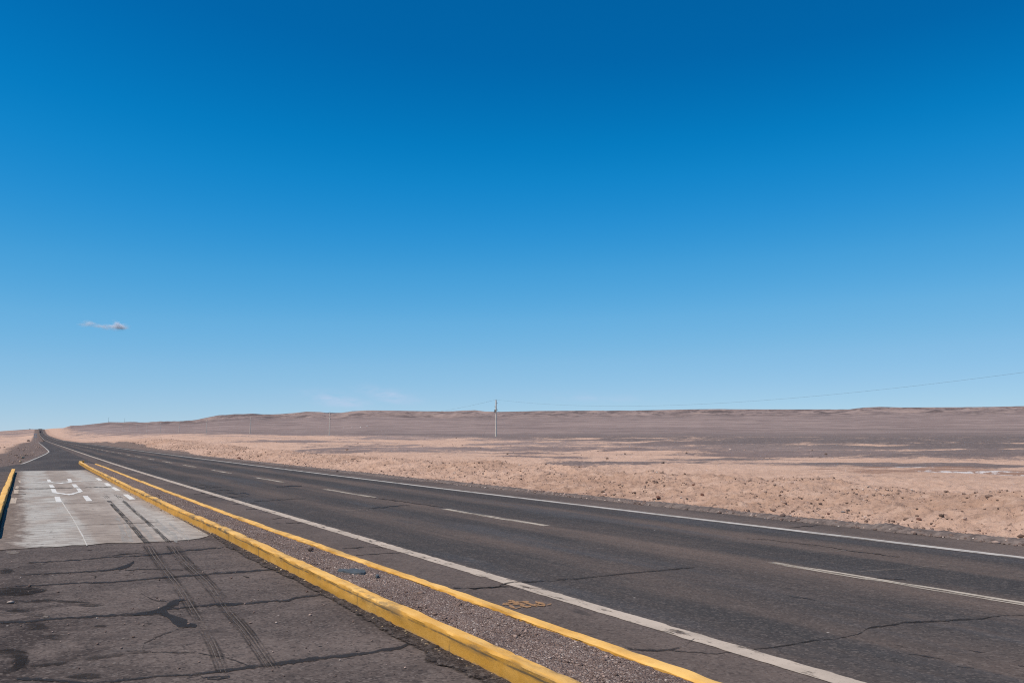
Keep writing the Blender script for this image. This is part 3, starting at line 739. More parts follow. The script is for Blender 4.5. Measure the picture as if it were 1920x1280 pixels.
# painted lines of the road
ly = list(np.concatenate([np.arange(-30, 60, 3.0), np.arange(60, 450, 8.0), np.arange(450, 2700, 40.0)]))
def near_x(y): return 4.95 + float(shift(y))
def far_x(y): return float(np.interp(y, [0, 10, 25, 60], [12.14, 12.08, 11.96, 12.03])) + float(shift(y))
def mid_x(y): return float(np.interp(y, [0, 6, 16, 25, 45, 70], [8.80, 8.76, 8.63, 8.56, 8.45, 8.42])) + float(shift(y))
strip('edge_line', [(near_x(y), y) for y in ly], 0.225, M['white_near'], road, 0.005, 1, 0.022, 0.12, follow_z=True)
strip('edge_line', [(far_x(y), y) for y in ly], 0.22, M['white_far'], road, 0.005, 2, 0.010, 0.3, follow_z=True)
strip('edge_line', [P(0 + 480 * .08333, 790 + 955 * .08333), P(52, 865.5), P(65, 860), P(80, 853.6), P(88, 849.5), P(91.7, 846.7), P(90, 844), P(84, 838.7), P(78, 833.6), P(72, 829)], 0.16, M['white_far'], fore, 0.005, 3, 0.01, 1.0)
dash_ends = [8.4, 18.3, 27.2, 36.5, 45.8]
while dash_ends[-1] < 640: dash_ends.append(dash_ends[-1] + 9.3)
dash_ends = [-0.9 - 9.3, -0.9] + dash_ends
for i, e in enumerate(dash_ends):
    L = 4.5
    strip('lane_dash', [(mid_x(e - L), e - L), (mid_x(e - L / 2), e - L / 2), (mid_x(e), e)], 0.20, M['white_dash'], road, 0.005, 10 + i, 0.015, 0.2, taper=True, follow_z=True)

# cracks of the road surface
def px_crack(pts, par, z, seed, mat='crack', org=(0, 0), sc=1.0, over=1.0, name='crack'):
    return px_strip(name, pts, M[mat], par, z, org, sc, seed, over * 0.7)
Z4 = (1400, 930); s4 = 520 / 1902
px_crack([(50, 1045, 5), (200, 1030, 7), (330, 1010, 8), (470, 985, 6), (600, 975, 3), (760, 945, 4), (840, 900, 8), (960, 885, 8), (1100, 862, 8), (1250, 858, 9), (1400, 848, 7), (1600, 838, 6), (1760, 815, 4), (1900, 812, 3)], road, 0.003, 1, 'crack', Z4, s4, 0.8)
px_crack([(0, 288, 2), (150, 297, 2), (300, 317, 2), (450, 330, 3), (560, 345, 2), (700, 372, 3), (900, 395, 3), (1050, 415, 2)], road, 0.003, 2, 'crack', Z4, s4)
px_crack([(880, 558, 3), (980, 564, 4), (1090, 570, 3)], road, 0.003, 3, 'tar', Z4, s4)
px_crack([(740, 518, 2), (900, 508, 3), (1050, 497, 3), (1200, 484, 3), (1400, 468, 3)], road, 0.003, 4, 'scratch', Z4, s4, 0.7)
px_crack([(400, 385, 2), (600, 375, 3), (800, 362, 2)], road, 0.003, 5, 'scratch', Z4, s4, 0.7)
px_crack([(290, 215, 2), (400, 205, 3), (500, 198, 2)], road, 0.003, 6, 'crack', Z4, s4)
Z8 = (300, 850); s8 = .3125
px_crack([(700, 197, 2), (770, 197, 4), (850, 193, 3)], road, 0.003, 7, 'tar', Z8, s8)
px_crack([(1240, 258, 2), (1350, 275, 3), (1470, 288, 3), (1560, 302, 2), (1700, 322, 2)], road, 0.003, 8, 'crack', Z8, s8)
px_crack([(1250, 330, 2), (1340, 320, 4), (1440, 312, 3), (1500, 312, 2)], road, 0.003, 9, 'tar', Z8, s8)
px_crack([(1050, 345, 2), (1180, 338, 2), (1290, 328, 2)], road, 0.003, 10, 'scratch', Z8, s8, 0.7)
px_crack([(560, 285, 2), (700, 276, 3), (880, 268, 2)], road, 0.003, 11, 'crack', Z8, s8, 0.8)
px_crack([(400, 235, 2), (440, 240, 3), (470, 245, 2)], road, 0.003, 12, 'tar', Z8, s8)
px_crack([(480, 233, 2), (510, 238, 3), (540, 245, 2)], road, 0.003, 13, 'tar', Z8, s8)
Z5 = (880, 1080); s5 = .28125
px_crack([(200, 65, 4), (235, 48, 4), (300, 36, 4), (420, 33, 4), (560, 25, 4), (760, 8, 3), (980, -14, 3), (1250, -40, 3), (1500, -62, 3)], road, 0.008, 14, 'crack', Z5, s5)
px_crack([(0, 78, 3), (120, 74, 4), (210, 66, 5), (280, 68, 5), (330, 85, 3)], road, 0.003, 15, 'crack', Z5, s5)
px_crack([(1050, 478, 3), (1150, 485, 6), (1250, 492, 6), (1350, 480, 4), (1440, 460, 4), (1465, 430, 4), (1500, 412, 3)], road, 0.008, 16, 'crack', Z5, s5)
px_crack([(1350, 492, 3), (1500, 505, 3), (1640, 515, 3), (1740, 505, 2)], road, 0.003, 17, 'crack', Z5, s5)
Z4b = (400, 980)
px_crack([(860, 168, 3), (960, 163, 4), (1040, 155, 3), (1130, 165, 2)], road, 0.003, 18, 'crack', Z4b, s5)
px_crack([(950, 212, 2), (1080, 205, 3), (1240, 198, 2)], road, 0.003, 19, 'crack', Z4b, s5)
px_crack([(1600, 432, 4), (1750, 436, 5), (1880, 428, 4), (1930, 405, 3)], road, 0.003, 20, 'crack', Z4b, s5)
for k, (x, y) in enumerate(((200, 195), (260, 205), (330, 222), (250, 240), (420, 262), (480, 300), (560, 330), (640, 352), (720, 388), (330, 260), (800, 415))):
    px_crack([(x - 45, y + 3, 1.5), (x, y, 3), (x + 60, y - 3, 2), (x + 110, y - 3, 1.5)], road, 0.003, 30 + k, 'crack', Z8, s8, 0.8)
for k, (x, y, w) in enumerate(((1580, 1060, 60), (1890, 1160, 30), (1230, 1095, 120), (1500, 1170, 60), (1040, 1020, 30), (380, 695, 90))):
    px_crack([(x - w, y - w * .14, 2), (x, y, 5), (x + w, y + w * .16, 2)], road, 0.003, 50 + k, 'tar', Z4, s4, 0.7)

# orange spray mark sprayed next to the near edge line
ZG = (925, 1105); sg = 0.0625
for k, g in enumerate(([(440, 330, 8), (520, 322, 16), (580, 335, 20), (650, 350, 15)],
          [(290, 405, 14), (420, 395, 15), (560, 372, 18), (760, 365, 18), (920, 350, 16), (1060, 352, 12)],
          [(270, 440, 8), (380, 432, 10), (460, 440, 16), (520, 470, 28), (580, 500, 24), (640, 530, 16)],
          [(480, 490, 12), (560, 535, 14), (680, 550, 12), (820, 520, 10)],
          [(580, 425, 18), (720, 420, 24), (860, 425, 20), (960, 440, 16)],
          [(800, 470, 14), (900, 480, 24), (1000, 510, 18), (1130, 492, 16)],
          [(930, 378, 12), (1040, 400, 20), (1150, 445, 20), (1310, 485, 12)],
          [(1180, 450, 12), (1280, 425, 14), (1380, 420, 14)],
          [(1260, 352, 14), (1380, 385, 24), (1500, 420, 28), (1560, 440, 20)],
          [(1320, 455, 12), (1430, 470, 16), (1560, 462, 16)],
          [(1600, 455, 10), (1660, 430, 16), (1740, 420, 10)])):
    px_strip('spray_mark', g, M['orange'], road, 0.006 + 0.0004 * k, ZG, sg, 60 + k)

# ------------------------------------------------------------------ lay-by: concrete slab and its markings
sl = [P(-8, 1031.5), P(0, 1031), P(60, 1027.5), P(100, 1025.5), P(135, 1022), P(170, 1020.5), P(200, 1018), P(250, 1017.5), P(300, 1015.5), P(350, 1012), P(375, 1009), P(389, 1005.5), P(392, 1003.5)]
top = [(2.97, 24.0, 0), (2.98, 34, 0), (3.0, 49.1, 0)]
bot = [(-0.12, 49.1, 0), (-0.13, 36, 0), (-0.22, 25, 0)]
sl2 = []
for i in range(len(sl) - 1):
    for k in range(10):
        t = k / 10; x = sl[i][0] * (1 - t) + sl[i + 1][0] * t; y = sl[i][1] * (1 - t) + sl[i + 1][1] * t
        sl2.append((x, y + 0.22 * (float(fbm(x * 3.1, 2.0, 4, 13)) - 0.5), 0))
sl = sl2 + [sl[-1]]
sp = [(x, y, 0.004) for x, y, _ in sl + top + bot]
slab = link('concrete_slab', sp, [list(range(len(sp)))], M['slab']); tag(slab, kind='structure')
Z1 = (0, 780); s1 = .15625
blocks = [[(560, 757), (600, 757), (622, 795), (575, 795)], [(803, 750), (850, 750), (872, 786), (825, 786)],
          [(584, 821), (632, 821), (662, 857), (604, 857)], [(858, 814), (908, 814), (948, 852), (888, 852)],
          [(607, 870), (664, 869), (686, 915), (625, 915)], [(912, 862), (958, 861), (1000, 905), (940, 906)],
          [(652, 964), (716, 962), (745, 1030), (672, 1030)], [(990, 953), (1052, 952), (1112, 1016), (1036, 1018)],
          [(1140, 742), (1188, 740), (1232, 770), (1184, 773)], [(1242, 802), (1296, 799), (1348, 837), (1288, 840)],
          [(1322, 850), (1376, 848), (1450, 890), (1388, 892)], [(1470, 936), (1535, 934), (1632, 996), (1556, 1000)],
          [(214, 768), (252, 767), (246, 797), (232, 797)], [(190, 836), (236, 834), (222, 866), (180, 868)], [(172, 878), (228, 875), (220, 926), (160, 926)], [(134, 980), (208, 978), (188, 1044), (116, 1044)]]
def densify(poly, k=5, wob=1.2, seed=0):
    out = []; rnd = random.Random(seed)
    for i in range(len(poly)):
        a, b = poly[i], poly[(i + 1) % len(poly)]
        for j in range(k):
            t = j / k; out.append((a[0] * (1 - t) + b[0] * t + rnd.uniform(-wob, wob), a[1] * (1 - t) + b[1] * t + rnd.uniform(-wob, wob) * .6))
    return out
for i, b in enumerate(blocks):
    px_poly('painted_block', densify(b, 5, 1.2, i), M['white_slab'] if i < 12 else M['white_near'], slab, 0.009, Z1, s1, 0.9)
for i, g in enumerate(([(612, 792, 4), (735, 804, 4), (868, 785, 4)], [(640, 912, 6), (735, 927, 6), (835, 938, 6), (915, 918, 6), (985, 902, 5)], [(245, 797, 3.2), (560, 790, 3.2), (640, 786, 3), (860, 781, 3.2), (1160, 770, 3.2)])):
    px_strip('chevron_line', g, M['white_slab'] if i < 2 else M['white_thin'], slab, 0.0095 + i * .0006, Z1, s1, 70 + i, 1.0)
px_strip('expansion_joint', [(180, 874, 3), (500, 866, 3), (900, 857, 3), (1350, 846, 3)], M['stain'], slab, 0.011, Z1, s1, 80, 1.3)
px_strip('expansion_joint', [(160, 932, 2), (310, 931, 2.5)], M['stain'], slab, 0.011, Z1, s1, 81, 1.2)
px_strip('expansion_joint', [(760, 1045, 2), (1050, 1036, 2), (1300, 1030, 1.5)], M['stain'], slab, 0.011, Z1, s1, 82)
Z2 = (0, 860); s2 = .234375
px_strip('expansion_joint', [(590, 528, 2), (760, 522, 2), (1000, 515, 2), (1260, 500, 1.5)], M['stain'], slab, 0.011, Z2, s2, 83)
px_strip('chalk_line', [(498, 345, 2.0), (560, 440, 2.2), (620, 540, 2.6), (665, 620, 3), (695, 690, 3.4)], M['white_thin'], slab, 0.010, Z2, s2, 84)
for i, g in enumerate(([(930, 450, 8), (965, 530, 10), (985, 600, 12), (1000, 665, 14)], [(1000, 500, 8), (1030, 580, 10), (1050, 660, 12)],
                       [(1240, 500, 22), (1330, 570, 24), (1420, 645, 26)], [(1110, 520, 12), (1190, 600, 18), (1230, 660, 22)],
                       [(1350, 510, 10), (1440, 580, 14), (1510, 645, 14)])):
    px_strip('dust_smear', g, M['pale'], slab, 0.0085, Z2, s2, 90 + i)

def smooth(pts, n=6):
    pts = [pts[0]] + pts + [pts[-1]]; out = []
    for i in range(1, len(pts) - 2):
        a, b, c, d = (np.array(q, float) for q in pts[i - 1:i + 3])
        for k in range(n):
            t = k / n; out.append(tuple(.5 * (2 * b + (c - a) * t + (2 * a - 5 * b + 4 * c - d) * t * t + (3 * b - a - 3 * c + d) * t ** 3)))
    return out + [pts[-1]]
# tyre marks that sweep from the slab on to the asphalt
def tyre(pts, org, sc, par, z, mat, offs, seed, w):
    for k, o in enumerate(offs):
        px_strip('tyre_mark', [(x + o * (1 + 0.35 * i / len(pts)), y, w) for i, (x, y) in enumerate(pts)], mat, par, z + 0.0004 * k, org, sc, seed + k)
px_strip('tyre_mark', smooth([(868, 335, 9), (938, 410, 11), (1018, 490, 13), (1080, 560, 15), (1130, 620, 16), (1178, 668, 17)]), M['rubber_slab'], slab, 0.0092, Z2, s2, 98)
px_strip('tyre_mark', smooth([(985, 335, 8), (1070, 410, 9), (1160, 490, 11), (1240, 560, 12), (1300, 620, 13), (1352, 662, 14)]), M['rubber_slab'], slab, 0.0094, Z2, s2, 99)
tyre([(868, 335), (938, 410), (1015, 490), (1075, 560), (1125, 620), (1170, 668)], Z2, s2, slab, 0.0100, M['rubber'], (-10, 2, 16), 100, 3.2)
tyre([(985, 335), (1070, 410), (1160, 490), (1240, 560), (1300, 620), (1350, 662)], Z2, s2, slab, 0.0100, M['rubber'], (-12, 0, 14), 110, 3.0)
tyre([(820, 290), (845, 310)], Z2, s2, slab, 0.0100, M['rubber'], (0, 14, 28), 114, 2.2)
tyre([(915, 288), (950, 310)], Z2, s2, slab, 0.0100, M['rubber'], (0, 14, 28), 117, 2.2)
Z3 = (0, 980); s3 = .28125
L1 = [(985, 150), (1060, 260), (1130, 350), (1205, 450), (1285, 580), (1370, 720), (1430, 840), (1485, 990)]
L2 = [(1140, 150), (1220, 250), (1305, 330), (1405, 430), (1505, 570), (1625, 710), (1725, 850), (1800, 960)]
L1, L2 = smooth(L1), smooth(L2)
px_strip('tyre_mark', [(x, y, 30) for x, y in L1], M['rubber_band'], fore, 0.0018, Z3, s3, 118)
px_strip('tyre_mark', [(x + 6, y, 34) for x, y in L2], M['rubber_band'], fore, 0.0019, Z3, s3, 119)
tyre(L1, Z3, s3, fore, 0.0020, M['rubber_faint'], (-30, -12, 8, 26), 120, 3.6)
tyre(L2, Z3, s3, fore, 0.0020, M['rubber_faint'], (-30, -12, 8, 26, 44), 130, 3.6)
tyre(L1, Z3, s3, fore, 0.0036, M['scratch'], (-10, 14), 140, 1.4)
tyre(L2, Z3, s3, fore, 0.0036, M['scratch'], (-10, 14), 144, 1.2)

# bitumen seams, cracks and stains of the lay-by asphalt
seams = [
    ([(190, 265, 3), (400, 252, 3), (560, 241, 4), (780, 222, 3), (1000, 214, 4), (1130, 201, 7), (1250, 180, 4), (1490, 163, 3)], 'tar'),
    ([(750, 218, 2), (810, 206, 4), (890, 203, 2), (1010, 208, 2)], 'crack'),
    ([(130, 345, 2), (300, 335, 3), (500, 328, 4), (640, 318, 5), (740, 310, 5), (800, 298, 11), (860, 285, 7), (890, 255, 5)], 'tar'),
    ([(600, 340, 2), (640, 355, 3), (630, 370, 2)], 'crack'),
    ([(830, 312, 2), (1000, 306, 3), (1220, 310, 2)], 'crack'),
    ([(100, 420, 3), (300, 410, 4), (500, 398, 4), (700, 395, 5), (850, 385, 5), (1000, 370, 5), (1150, 357, 6), (1300, 347, 7), (1450, 333, 6), (1600, 325, 7), (1760, 312, 5), (1900, 296, 3)], 'tar'),
    ([(0, 527, 5), (200, 522, 8), (300, 512, 13), (400, 520, 7), (600, 530, 4)], 'stain'),
    ([(0, 660, 8), (150, 655, 7), (350, 635, 7), (550, 625, 7), (750, 613, 8), (900, 605, 8), (1000, 595, 12), (1070, 585, 20)], 'tar'),
    ([(0, 615, 5), (150, 613, 5), (330, 618, 4)], 'stain'),
    ([(1030, 592, 12), (1080, 575, 20), (1120, 552, 22), (1155, 528, 18), (1190, 512, 6), (1240, 508, 3)], 'tar'),
    ([(1050, 588, 14), (1100, 605, 22), (1150, 640, 26), (1200, 668, 22), (1250, 678, 14), (1310, 682, 8)], 'tar'),
    ([(1120, 572, 4), (1230, 562, 6), (1330, 550, 5), (1430, 541, 8), (1510, 540, 11), (1590, 537, 7), (1750, 524, 6), (1920, 512, 6), (1972, 497, 5), (2102, 478, 6), (2182, 462, 4)], 'tar'),
    ([(110, 1035, 9), (300, 1040, 9), (450, 1052, 8), (560, 1062, 6)], 'tar'),
    ([(560, 1064, 6), (750, 1052, 8), (1000, 1022, 5), (1200, 1010, 6), (1350, 1000, 8), (1450, 985, 9), (1560, 970, 11), (1750, 945, 13), (1920, 925, 14), (1972, 918, 14), (2202, 890, 12), (2422, 866, 10), (2672, 825, 9), (2762, 792, 8), (2800, 772, 3)], 'tar'),
    ([(200, 950, 8), (380, 935, 10), (500, 908, 12), (700, 885, 14), (850, 860, 14), (1000, 850, 8)], 'stain'),
    ([(948, 838, 3), (960, 800, 3), (1040, 760, 4), (1105, 733, 3), (1180, 705, 2), (1260, 690, 2)], 'crack'),
    ([(1000, 858, 2), (1150, 860, 3), (1300, 860, 3), (1400, 878, 3), (1490, 888, 3), (1600, 925, 3), (1670, 950, 2)], 'crack'),
    ([(940, 470, 2), (1000, 498, 3), (1060, 518, 3), (1110, 520, 2)], 'crack'),
    ([(1600, 345, 2), (1660, 362, 3), (1665, 385, 2)], 'crack'),
    ([(1245, 1032, 4), (1280, 1018, 5), (1340, 1015, 5), (1360, 1030, 6), (1300, 1046, 5), (1245, 1032, 4)], 'stain'),
    ([(1360, 1028, 4), (1430, 1022, 5), (1530, 1018, 4)], 'tar'),
    ([(1380, 1034, 3), (1450, 1038, 5), (1530, 1024, 4)], 'tar'),
]
for i, (g, m) in enumerate(seams):
    px_strip('crack' if m == 'crack' else ('oil_stain' if m == 'stain' else 'tar_seam'), g, M[m], fore, 0.0006 + 0.00005 * i, Z3, s3, 200 + i, 0.8)
def oval(cx, cy, rx, ry, seed, n=22, w=0.25):
    rnd = random.Random(seed)
    return [(cx + rx * math.cos(t * math.tau / n) * (1 + rnd.uniform(-w, w)), cy + ry * math.sin(t * math.tau / n) * (1 + rnd.uniform(-w, w))) for t in range(n)]
for i, (cx, cy, rx, ry) in enumerate(((110, 455, 205, 30), (668, 684, 55, 10), (40, 320, 60, 22), (90, 870, 120, 40), (140, 930, 70, 60), (560, 1020, 130, 26), (990, 668, 28, 7), (780, 330, 28, 4), (875, 330, 22, 4), (960, 326, 16, 3), (850, 348, 24, 3), (230, 690, 120, 28), (600, 545, 110, 14), (390, 760, 120, 24), (1035, 492, 40, 5), (935, 513, 14, 4), (600, 180, 24, 4), (120, 585, 90, 12))):
    px_poly('oil_stain', oval(cx, cy, rx, ry, i), M['stain'], fore, 0.0001 - 0.0001 * i, Z3, s3, 0.25)
for i, (cx, cy, rx, ry) in enumerate(((85, 195, 48, 11), (305, 622, 22, 7), (770, 935, 22, 7), (275, 271, 20, 3), (820, 770, 10, 4), (490, 965, 18, 4))):
    px_poly('dust_patch', oval(cx, cy, rx, ry, 40 + i), M['scratch'], fore, 0.0016, Z3, s3, 0.6)
def px_ngon(name, pts, mat, parent, z, org, sc, seed=0, wob=3.0):
    q = densify(pts, 6, wob, seed)
    o = link(name, [P(org[0] + x * sc, org[1] + y * sc, z) for x, y in q], [list(range(len(q)))], mat, parent)
    return soft_attr(o, [0.62] * len(q))
px_ngon('tar_patch', [(880, 606), (1010, 584), (1050, 570), (1105, 546), (1125, 522), (1170, 507), (1240, 505), (1236, 514), (1196, 517), (1188, 546), (1135, 563), (1112, 580), (1130, 604), (1200, 624), (1246, 640), (1250, 664), (1312, 674), (1306, 692), (1190, 690), (1148, 666), (1138, 642), (1106, 622), (1050, 609), (980, 611), (880, 616)], M['tar'], fore, 0.0022, Z3, s3, 1)
px_ngon('tar_patch', [(1425, 540), (1450, 531), (1520, 529), (1590, 536), (1570, 547), (1510, 553), (1450, 549)], M['tar'], fore, 0.0022, Z3, s3, 2)
px_ngon('tar_patch', [(765, 306), (800, 288), (850, 272), (890, 252), (895, 260), (862, 288), (820, 306), (790, 311)], M['tar'], fore, 0.0022, Z3, s3, 3)
px_ngon('oil_stain', [(-30, 432), (60, 425), (180, 427), (250, 431), (320, 443), (270, 460), (190, 474), (80, 480), (-30, 486)], M['stain'], fore, 0.0021, Z3, s3, 4)
px_ngon('oil_stain', [(-30, 842), (60, 838), (150, 846), (195, 862), (180, 905), (150, 955), (90, 990), (20, 1000), (10, 985), (70, 960), (105, 920), (95, 880), (40, 862), (-30, 860)], M['stain'], fore, 0.0021, Z3, s3, 5)
# crumbled strip where the lay-by meets the kerb
left_edge = [(-60, 20), (0, 95), (100, 170), (230, 240), (330, 300), (480, 360), (600, 430), (720, 490), (870, 580), (1010, 640), (1130, 740), (1220, 790), (1370, 860), (1400, 930), (1540, 960), (1650, 1010), (1760, 1060), (1900, 1130), (2200, 1280)]
le = [np.array(P(400 + x * s5, 980 + y * s5)) for x, y in left_edge]
yy = np.arange(3.2, 16.4, 0.05)
lx = np.interp(yy, [p[1] for p in le][::-1], [p[0] for p in le][::-1]) + 0.10 * (fbm(yy * 2.2, yy * 0 + 3, 4, 9) - 0.5)
V = []; S = []
for k in range(len(yy)):
    for j, t in enumerate((0.0, 0.12, 0.35, 0.6, 0.85, 1.0)):
        x = lx[k] * (1 - t) + 2.985 * t
        V.append((x, yy[k], 0.003 + (0.022 * float(vnoise(x * 14, yy[k] * 14, 4)) * min(1, 3 * t) if 0 < t < 1 else 0.006 * t))); S.append((0.0, 0.35, 0.8, 1, 1, 1)[j])
gut = soft_attr(grid_mesh('broken_edge', np.array(V), len(yy), 6, M['gutter'], fore, smooth=False), S)

# ------------------------------------------------------------------ kerbs and the gravelled island
def kerb_mesh(name, path, w, h, mat, parent, seed, joint=0.0, step=0.06, base=-0.02):
    """path: list of (x,y); cross-section with rounded arrises swept along it, uneven like hand-cast concrete"""
    pts = np.array(path, float); seg = np.hypot(*np.diff(pts, axis=0).T); s = np.concatenate([[0], np.cumsum(seg)])
    t = np.arange(0, s[-1], step); t = np.append(t, s[-1])
    if s[-1] > 30: t = np.concatenate([np.arange(0, 22, step), np.arange(22, s[-1], step * 3), [s[-1]]])
    x = np.interp(t, s, pts[:, 0]); y = np.interp(t, s, pts[:, 1])
    d = np.stack([np.gradient(x), np.gradient(y)], 1); d /= np.linalg.norm(d, axis=1)[:, None]
    nrm = np.stack([d[:, 1], -d[:, 0]], 1)                    # to the right of travel
    b = min(0.013, w * .2)
    prof = [(0.0, base), (0.0, h * .25), (0.002, h * .55), (0.003, h * .8), (0.004, h - b), (0.004 + b, h), (w * .5, h + .002), (w - b, h), (w, h - b), (w, h * .4), (w, base)]
    V = []
    for k in range(len(t)):
        sect = math.floor(t[k] / 2.05); rnd = random.Random(seed * 977 + sect)
        ox, oz = rnd.uniform(-.006, .006), rnd.uniform(-.005, .005)
        ph = abs((t[k] / 2.05) % 1.0); notch = joint * math.exp(-((min(ph, 1 - ph) * 2.05) / 0.02) ** 2)
        for q, (a, z) in enumerate(prof):
            top = z > 0
            wx = (float(vnoise(t[k] * 1.6, q * .9 + seed, 3)) - .5) * .012 + (float(vnoise(t[k] * 7.0, q * 1.7 + seed, 5)) - .5) * .008
            wz = ((float(vnoise(t[k] * 1.3, q * .6 + seed + 9, 6)) - .5) * .010 + (float(vnoise(t[k] * 6.0, q + seed, 8)) - .5) * .007) if top else 0
            aa = a + ox + wx + (notch if a < w * .5 else -notch)
            V.append((x[k] + nrm[k, 0] * aa, y[k] + nrm[k, 1] * aa, z + (oz + wz - notch) * (1 if top else 0)))
    n = len(prof); F = []
    for k in range(len(t) - 1):
        for q in range(n - 1): F.append([k * n + q, (k + 1) * n + q, (k + 1) * n + q + 1, k * n + q + 1])
    F.append(list(range(n))[::-1]); F.append([(len(t) - 1) * n + q for q in range(n)])
    o = link(name, V, F, mat, parent)
    bm = bmesh.new(); bm.from_mesh(o.data); bmesh.ops.recalc_face_normals(bm, faces=bm.faces)
    for f in bm.faces: f.smooth = True
    for e in bm.edges: e.smooth = not (len(e.link_faces) == 2 and e.calc_face_angle() > 0.55)
    bm.to_mesh(o.data); bm.free()
    return o

island = empty('traffic_island', (3.45, 20, 0))
tag(island, 'long narrow gravel filled island between yellow kerbs, dividing the lay-by from the road', 'traffic island')
def inisl(o):
    o.parent = island; o.matrix_parent_inverse = Matrix.Translation((-3.45, -20, 0)); return o
def front_x(y): return float(np.interp(y, [-10, 5, 9, 15, 20, 30, 42, 50, 60, 63], [2.96, 2.965, 2.95, 2.98, 2.93, 2.97, 3.06, 3.12, 3.28, 3.45]))
def rear_x(y): return float(np.interp(y, [-10, 4, 8, 16, 28, 36, 48, 62], [3.88, 3.87, 3.85, 3.74, 3.76, 3.80, 3.90, 3.95]))
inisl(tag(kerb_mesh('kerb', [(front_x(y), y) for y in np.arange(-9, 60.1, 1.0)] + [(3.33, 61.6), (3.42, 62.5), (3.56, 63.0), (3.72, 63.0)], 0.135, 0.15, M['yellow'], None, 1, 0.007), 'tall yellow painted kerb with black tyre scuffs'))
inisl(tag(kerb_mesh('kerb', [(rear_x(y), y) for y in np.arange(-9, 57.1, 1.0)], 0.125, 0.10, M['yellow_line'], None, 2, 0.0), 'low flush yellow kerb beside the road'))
gy = np.concatenate([np.arange(-9, 22, 0.05), np.arange(22, 62.6, 0.25)]); gt = np.linspace(0, 1, 16)
V = []
for y in gy:
    x0 = front_x(y) + 0.11; x1 = rear_x(y) + 0.02
    if y > 57: x1 = 3.95 - 0.25 * ((y - 57) / 5.5) ** 2
    for t in gt:
        x = x0 * (1 - t) + x1 * t
        z = 0.132 * (1 - t) + 0.072 * t + 0.018 * (float(fbm(x * 5, y * 5, 2, 3)) - .5) + 0.018 * (float(vnoise(x * 30, y * 30, 4)) - .5)
        if y > 57: z *= 1 - 0.6 * ((y - 57) / 5.6)
        V.append((x, y, z))
inisl(grid_mesh('gravel_bed', np.array(V), len(gy), len(gt), M['gravel'], None))

ICO = None
def ico(sub=1):
    bm = bmesh.new(); bmesh.ops.create_icosphere(bm, subdivisions=sub, radius=1.0)
    v = np.array([q.co[:] for q in bm.verts]); f = np.array([[q.index for q in p.verts] for p in bm.faces]); bm.free()
    return v, f
def stones_mesh(name, pos, size, mat, seed, parent=None, squash=0.65, sink=0.25):
    rng = np.random.default_rng(seed); v, f = ico(1); N = len(pos)
    jit = 1 + rng.uniform(-.32, .32, (N, len(v), 1))
    sc = np.stack([rng.uniform(.75, 1.35, N), rng.uniform(.65, 1.1, N), rng.uniform(.45, .95, N) * squash * 1.4], 1)
    V = v[None] * jit * sc[:, None] * size[:, None, None]
    a = rng.uniform(0, math.tau, N); c, s = np.cos(a), np.sin(a)
    V = np.stack([V[..., 0] * c[:, None] - V[..., 1] * s[:, None], V[..., 0] * s[:, None] + V[..., 1] * c[:, None], V[..., 2]], -1)
    V += pos[:, None]; V[..., 2] += (size * sink)[:, None]
    F = (f[None] + (np.arange(N) * len(v))[:, None, None]).reshape(-1, 3)
    me = bpy.data.meshes.new(name)
    me.vertices.add(N * len(v)); me.vertices.foreach_set('co', V.astype(np.float32).ravel())
    me.loops.add(F.size); me.loops.foreach_set('vertex_index', F.ravel().astype(np.int32))
    me.polygons.add(len(F)); me.polygons.foreach_set('loop_start', np.arange(0, F.size, 3, dtype=np.int32)); me.polygons.foreach_set('loop_total', np.full(len(F), 3, dtype=np.int32))
    me.update(calc_edges=True); me.validate()
    me.materials.append(mat)
    t = me.attributes.new('tone', 'FLOAT', 'POINT'); t.data.foreach_set('value', np.repeat(rng.random(N), len(v)).astype(np.float32))
    o = bpy.data.objects.new(name, me); COL.objects.link(o)
    if parent: o.parent = parent
    return o
rng = np.random.default_rng(5)
N = 15000
yv = 2.5 + 24 * rng.random(N) ** 1.7; tv = rng.random(N)
x0 = np.array([front_x(y) for y in yv]) + 0.13; x1 = np.array([rear_x(y) for y in yv]) - 0.005
xv = x0 * (1 - tv) + x1 * tv; zv = 0.132 * (1 - tv) + 0.072 * tv - 0.004
o = stones_mesh('gravel', np.stack([xv, yv, zv], 1), rng.lognormal(math.log(0.0062), 0.42, N), M['pebble'], 6)
inisl(o); o['kind'] = 'stuff'

lk = [(-0.42, 16.5), (-0.41, 19.0), (-0.405, 22.0), (-0.375, 26.0), (-0.36, 30.0), (-0.325, 35.0), (-0.315, 40.0), (-0.285, 44.0), (-0.27, 47.5)]
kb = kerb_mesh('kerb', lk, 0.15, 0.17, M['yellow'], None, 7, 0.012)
tag(kb, 'short uneven yellow kerb along the left side of the concrete slab', 'kerb')

N = 420
yv = 3.6 + 26 * rng.random(N) ** 1.5; xv = np.array([front_x(y) for y in yv]) - 0.01 - rng.exponential(.035, N)
o = stones_mesh('crumbs', np.stack([xv, yv, np.full(N, .006)], 1), rng.lognormal(math.log(.0075), .45, N), M['crumb'], 12, fore)
o['kind'] = 'stuff'
N = 900
yv = 3 + 12 * rng.random(N) ** 1.3; xv = -3.5 + 6.3 * rng.random(N)
o = stones_mesh('grit', np.stack([xv, yv, np.full(N, .0)], 1), rng.lognormal(math.log(.0055), .5, N), M['pebble'], 13, fore)
o['kind'] = 'stuff'

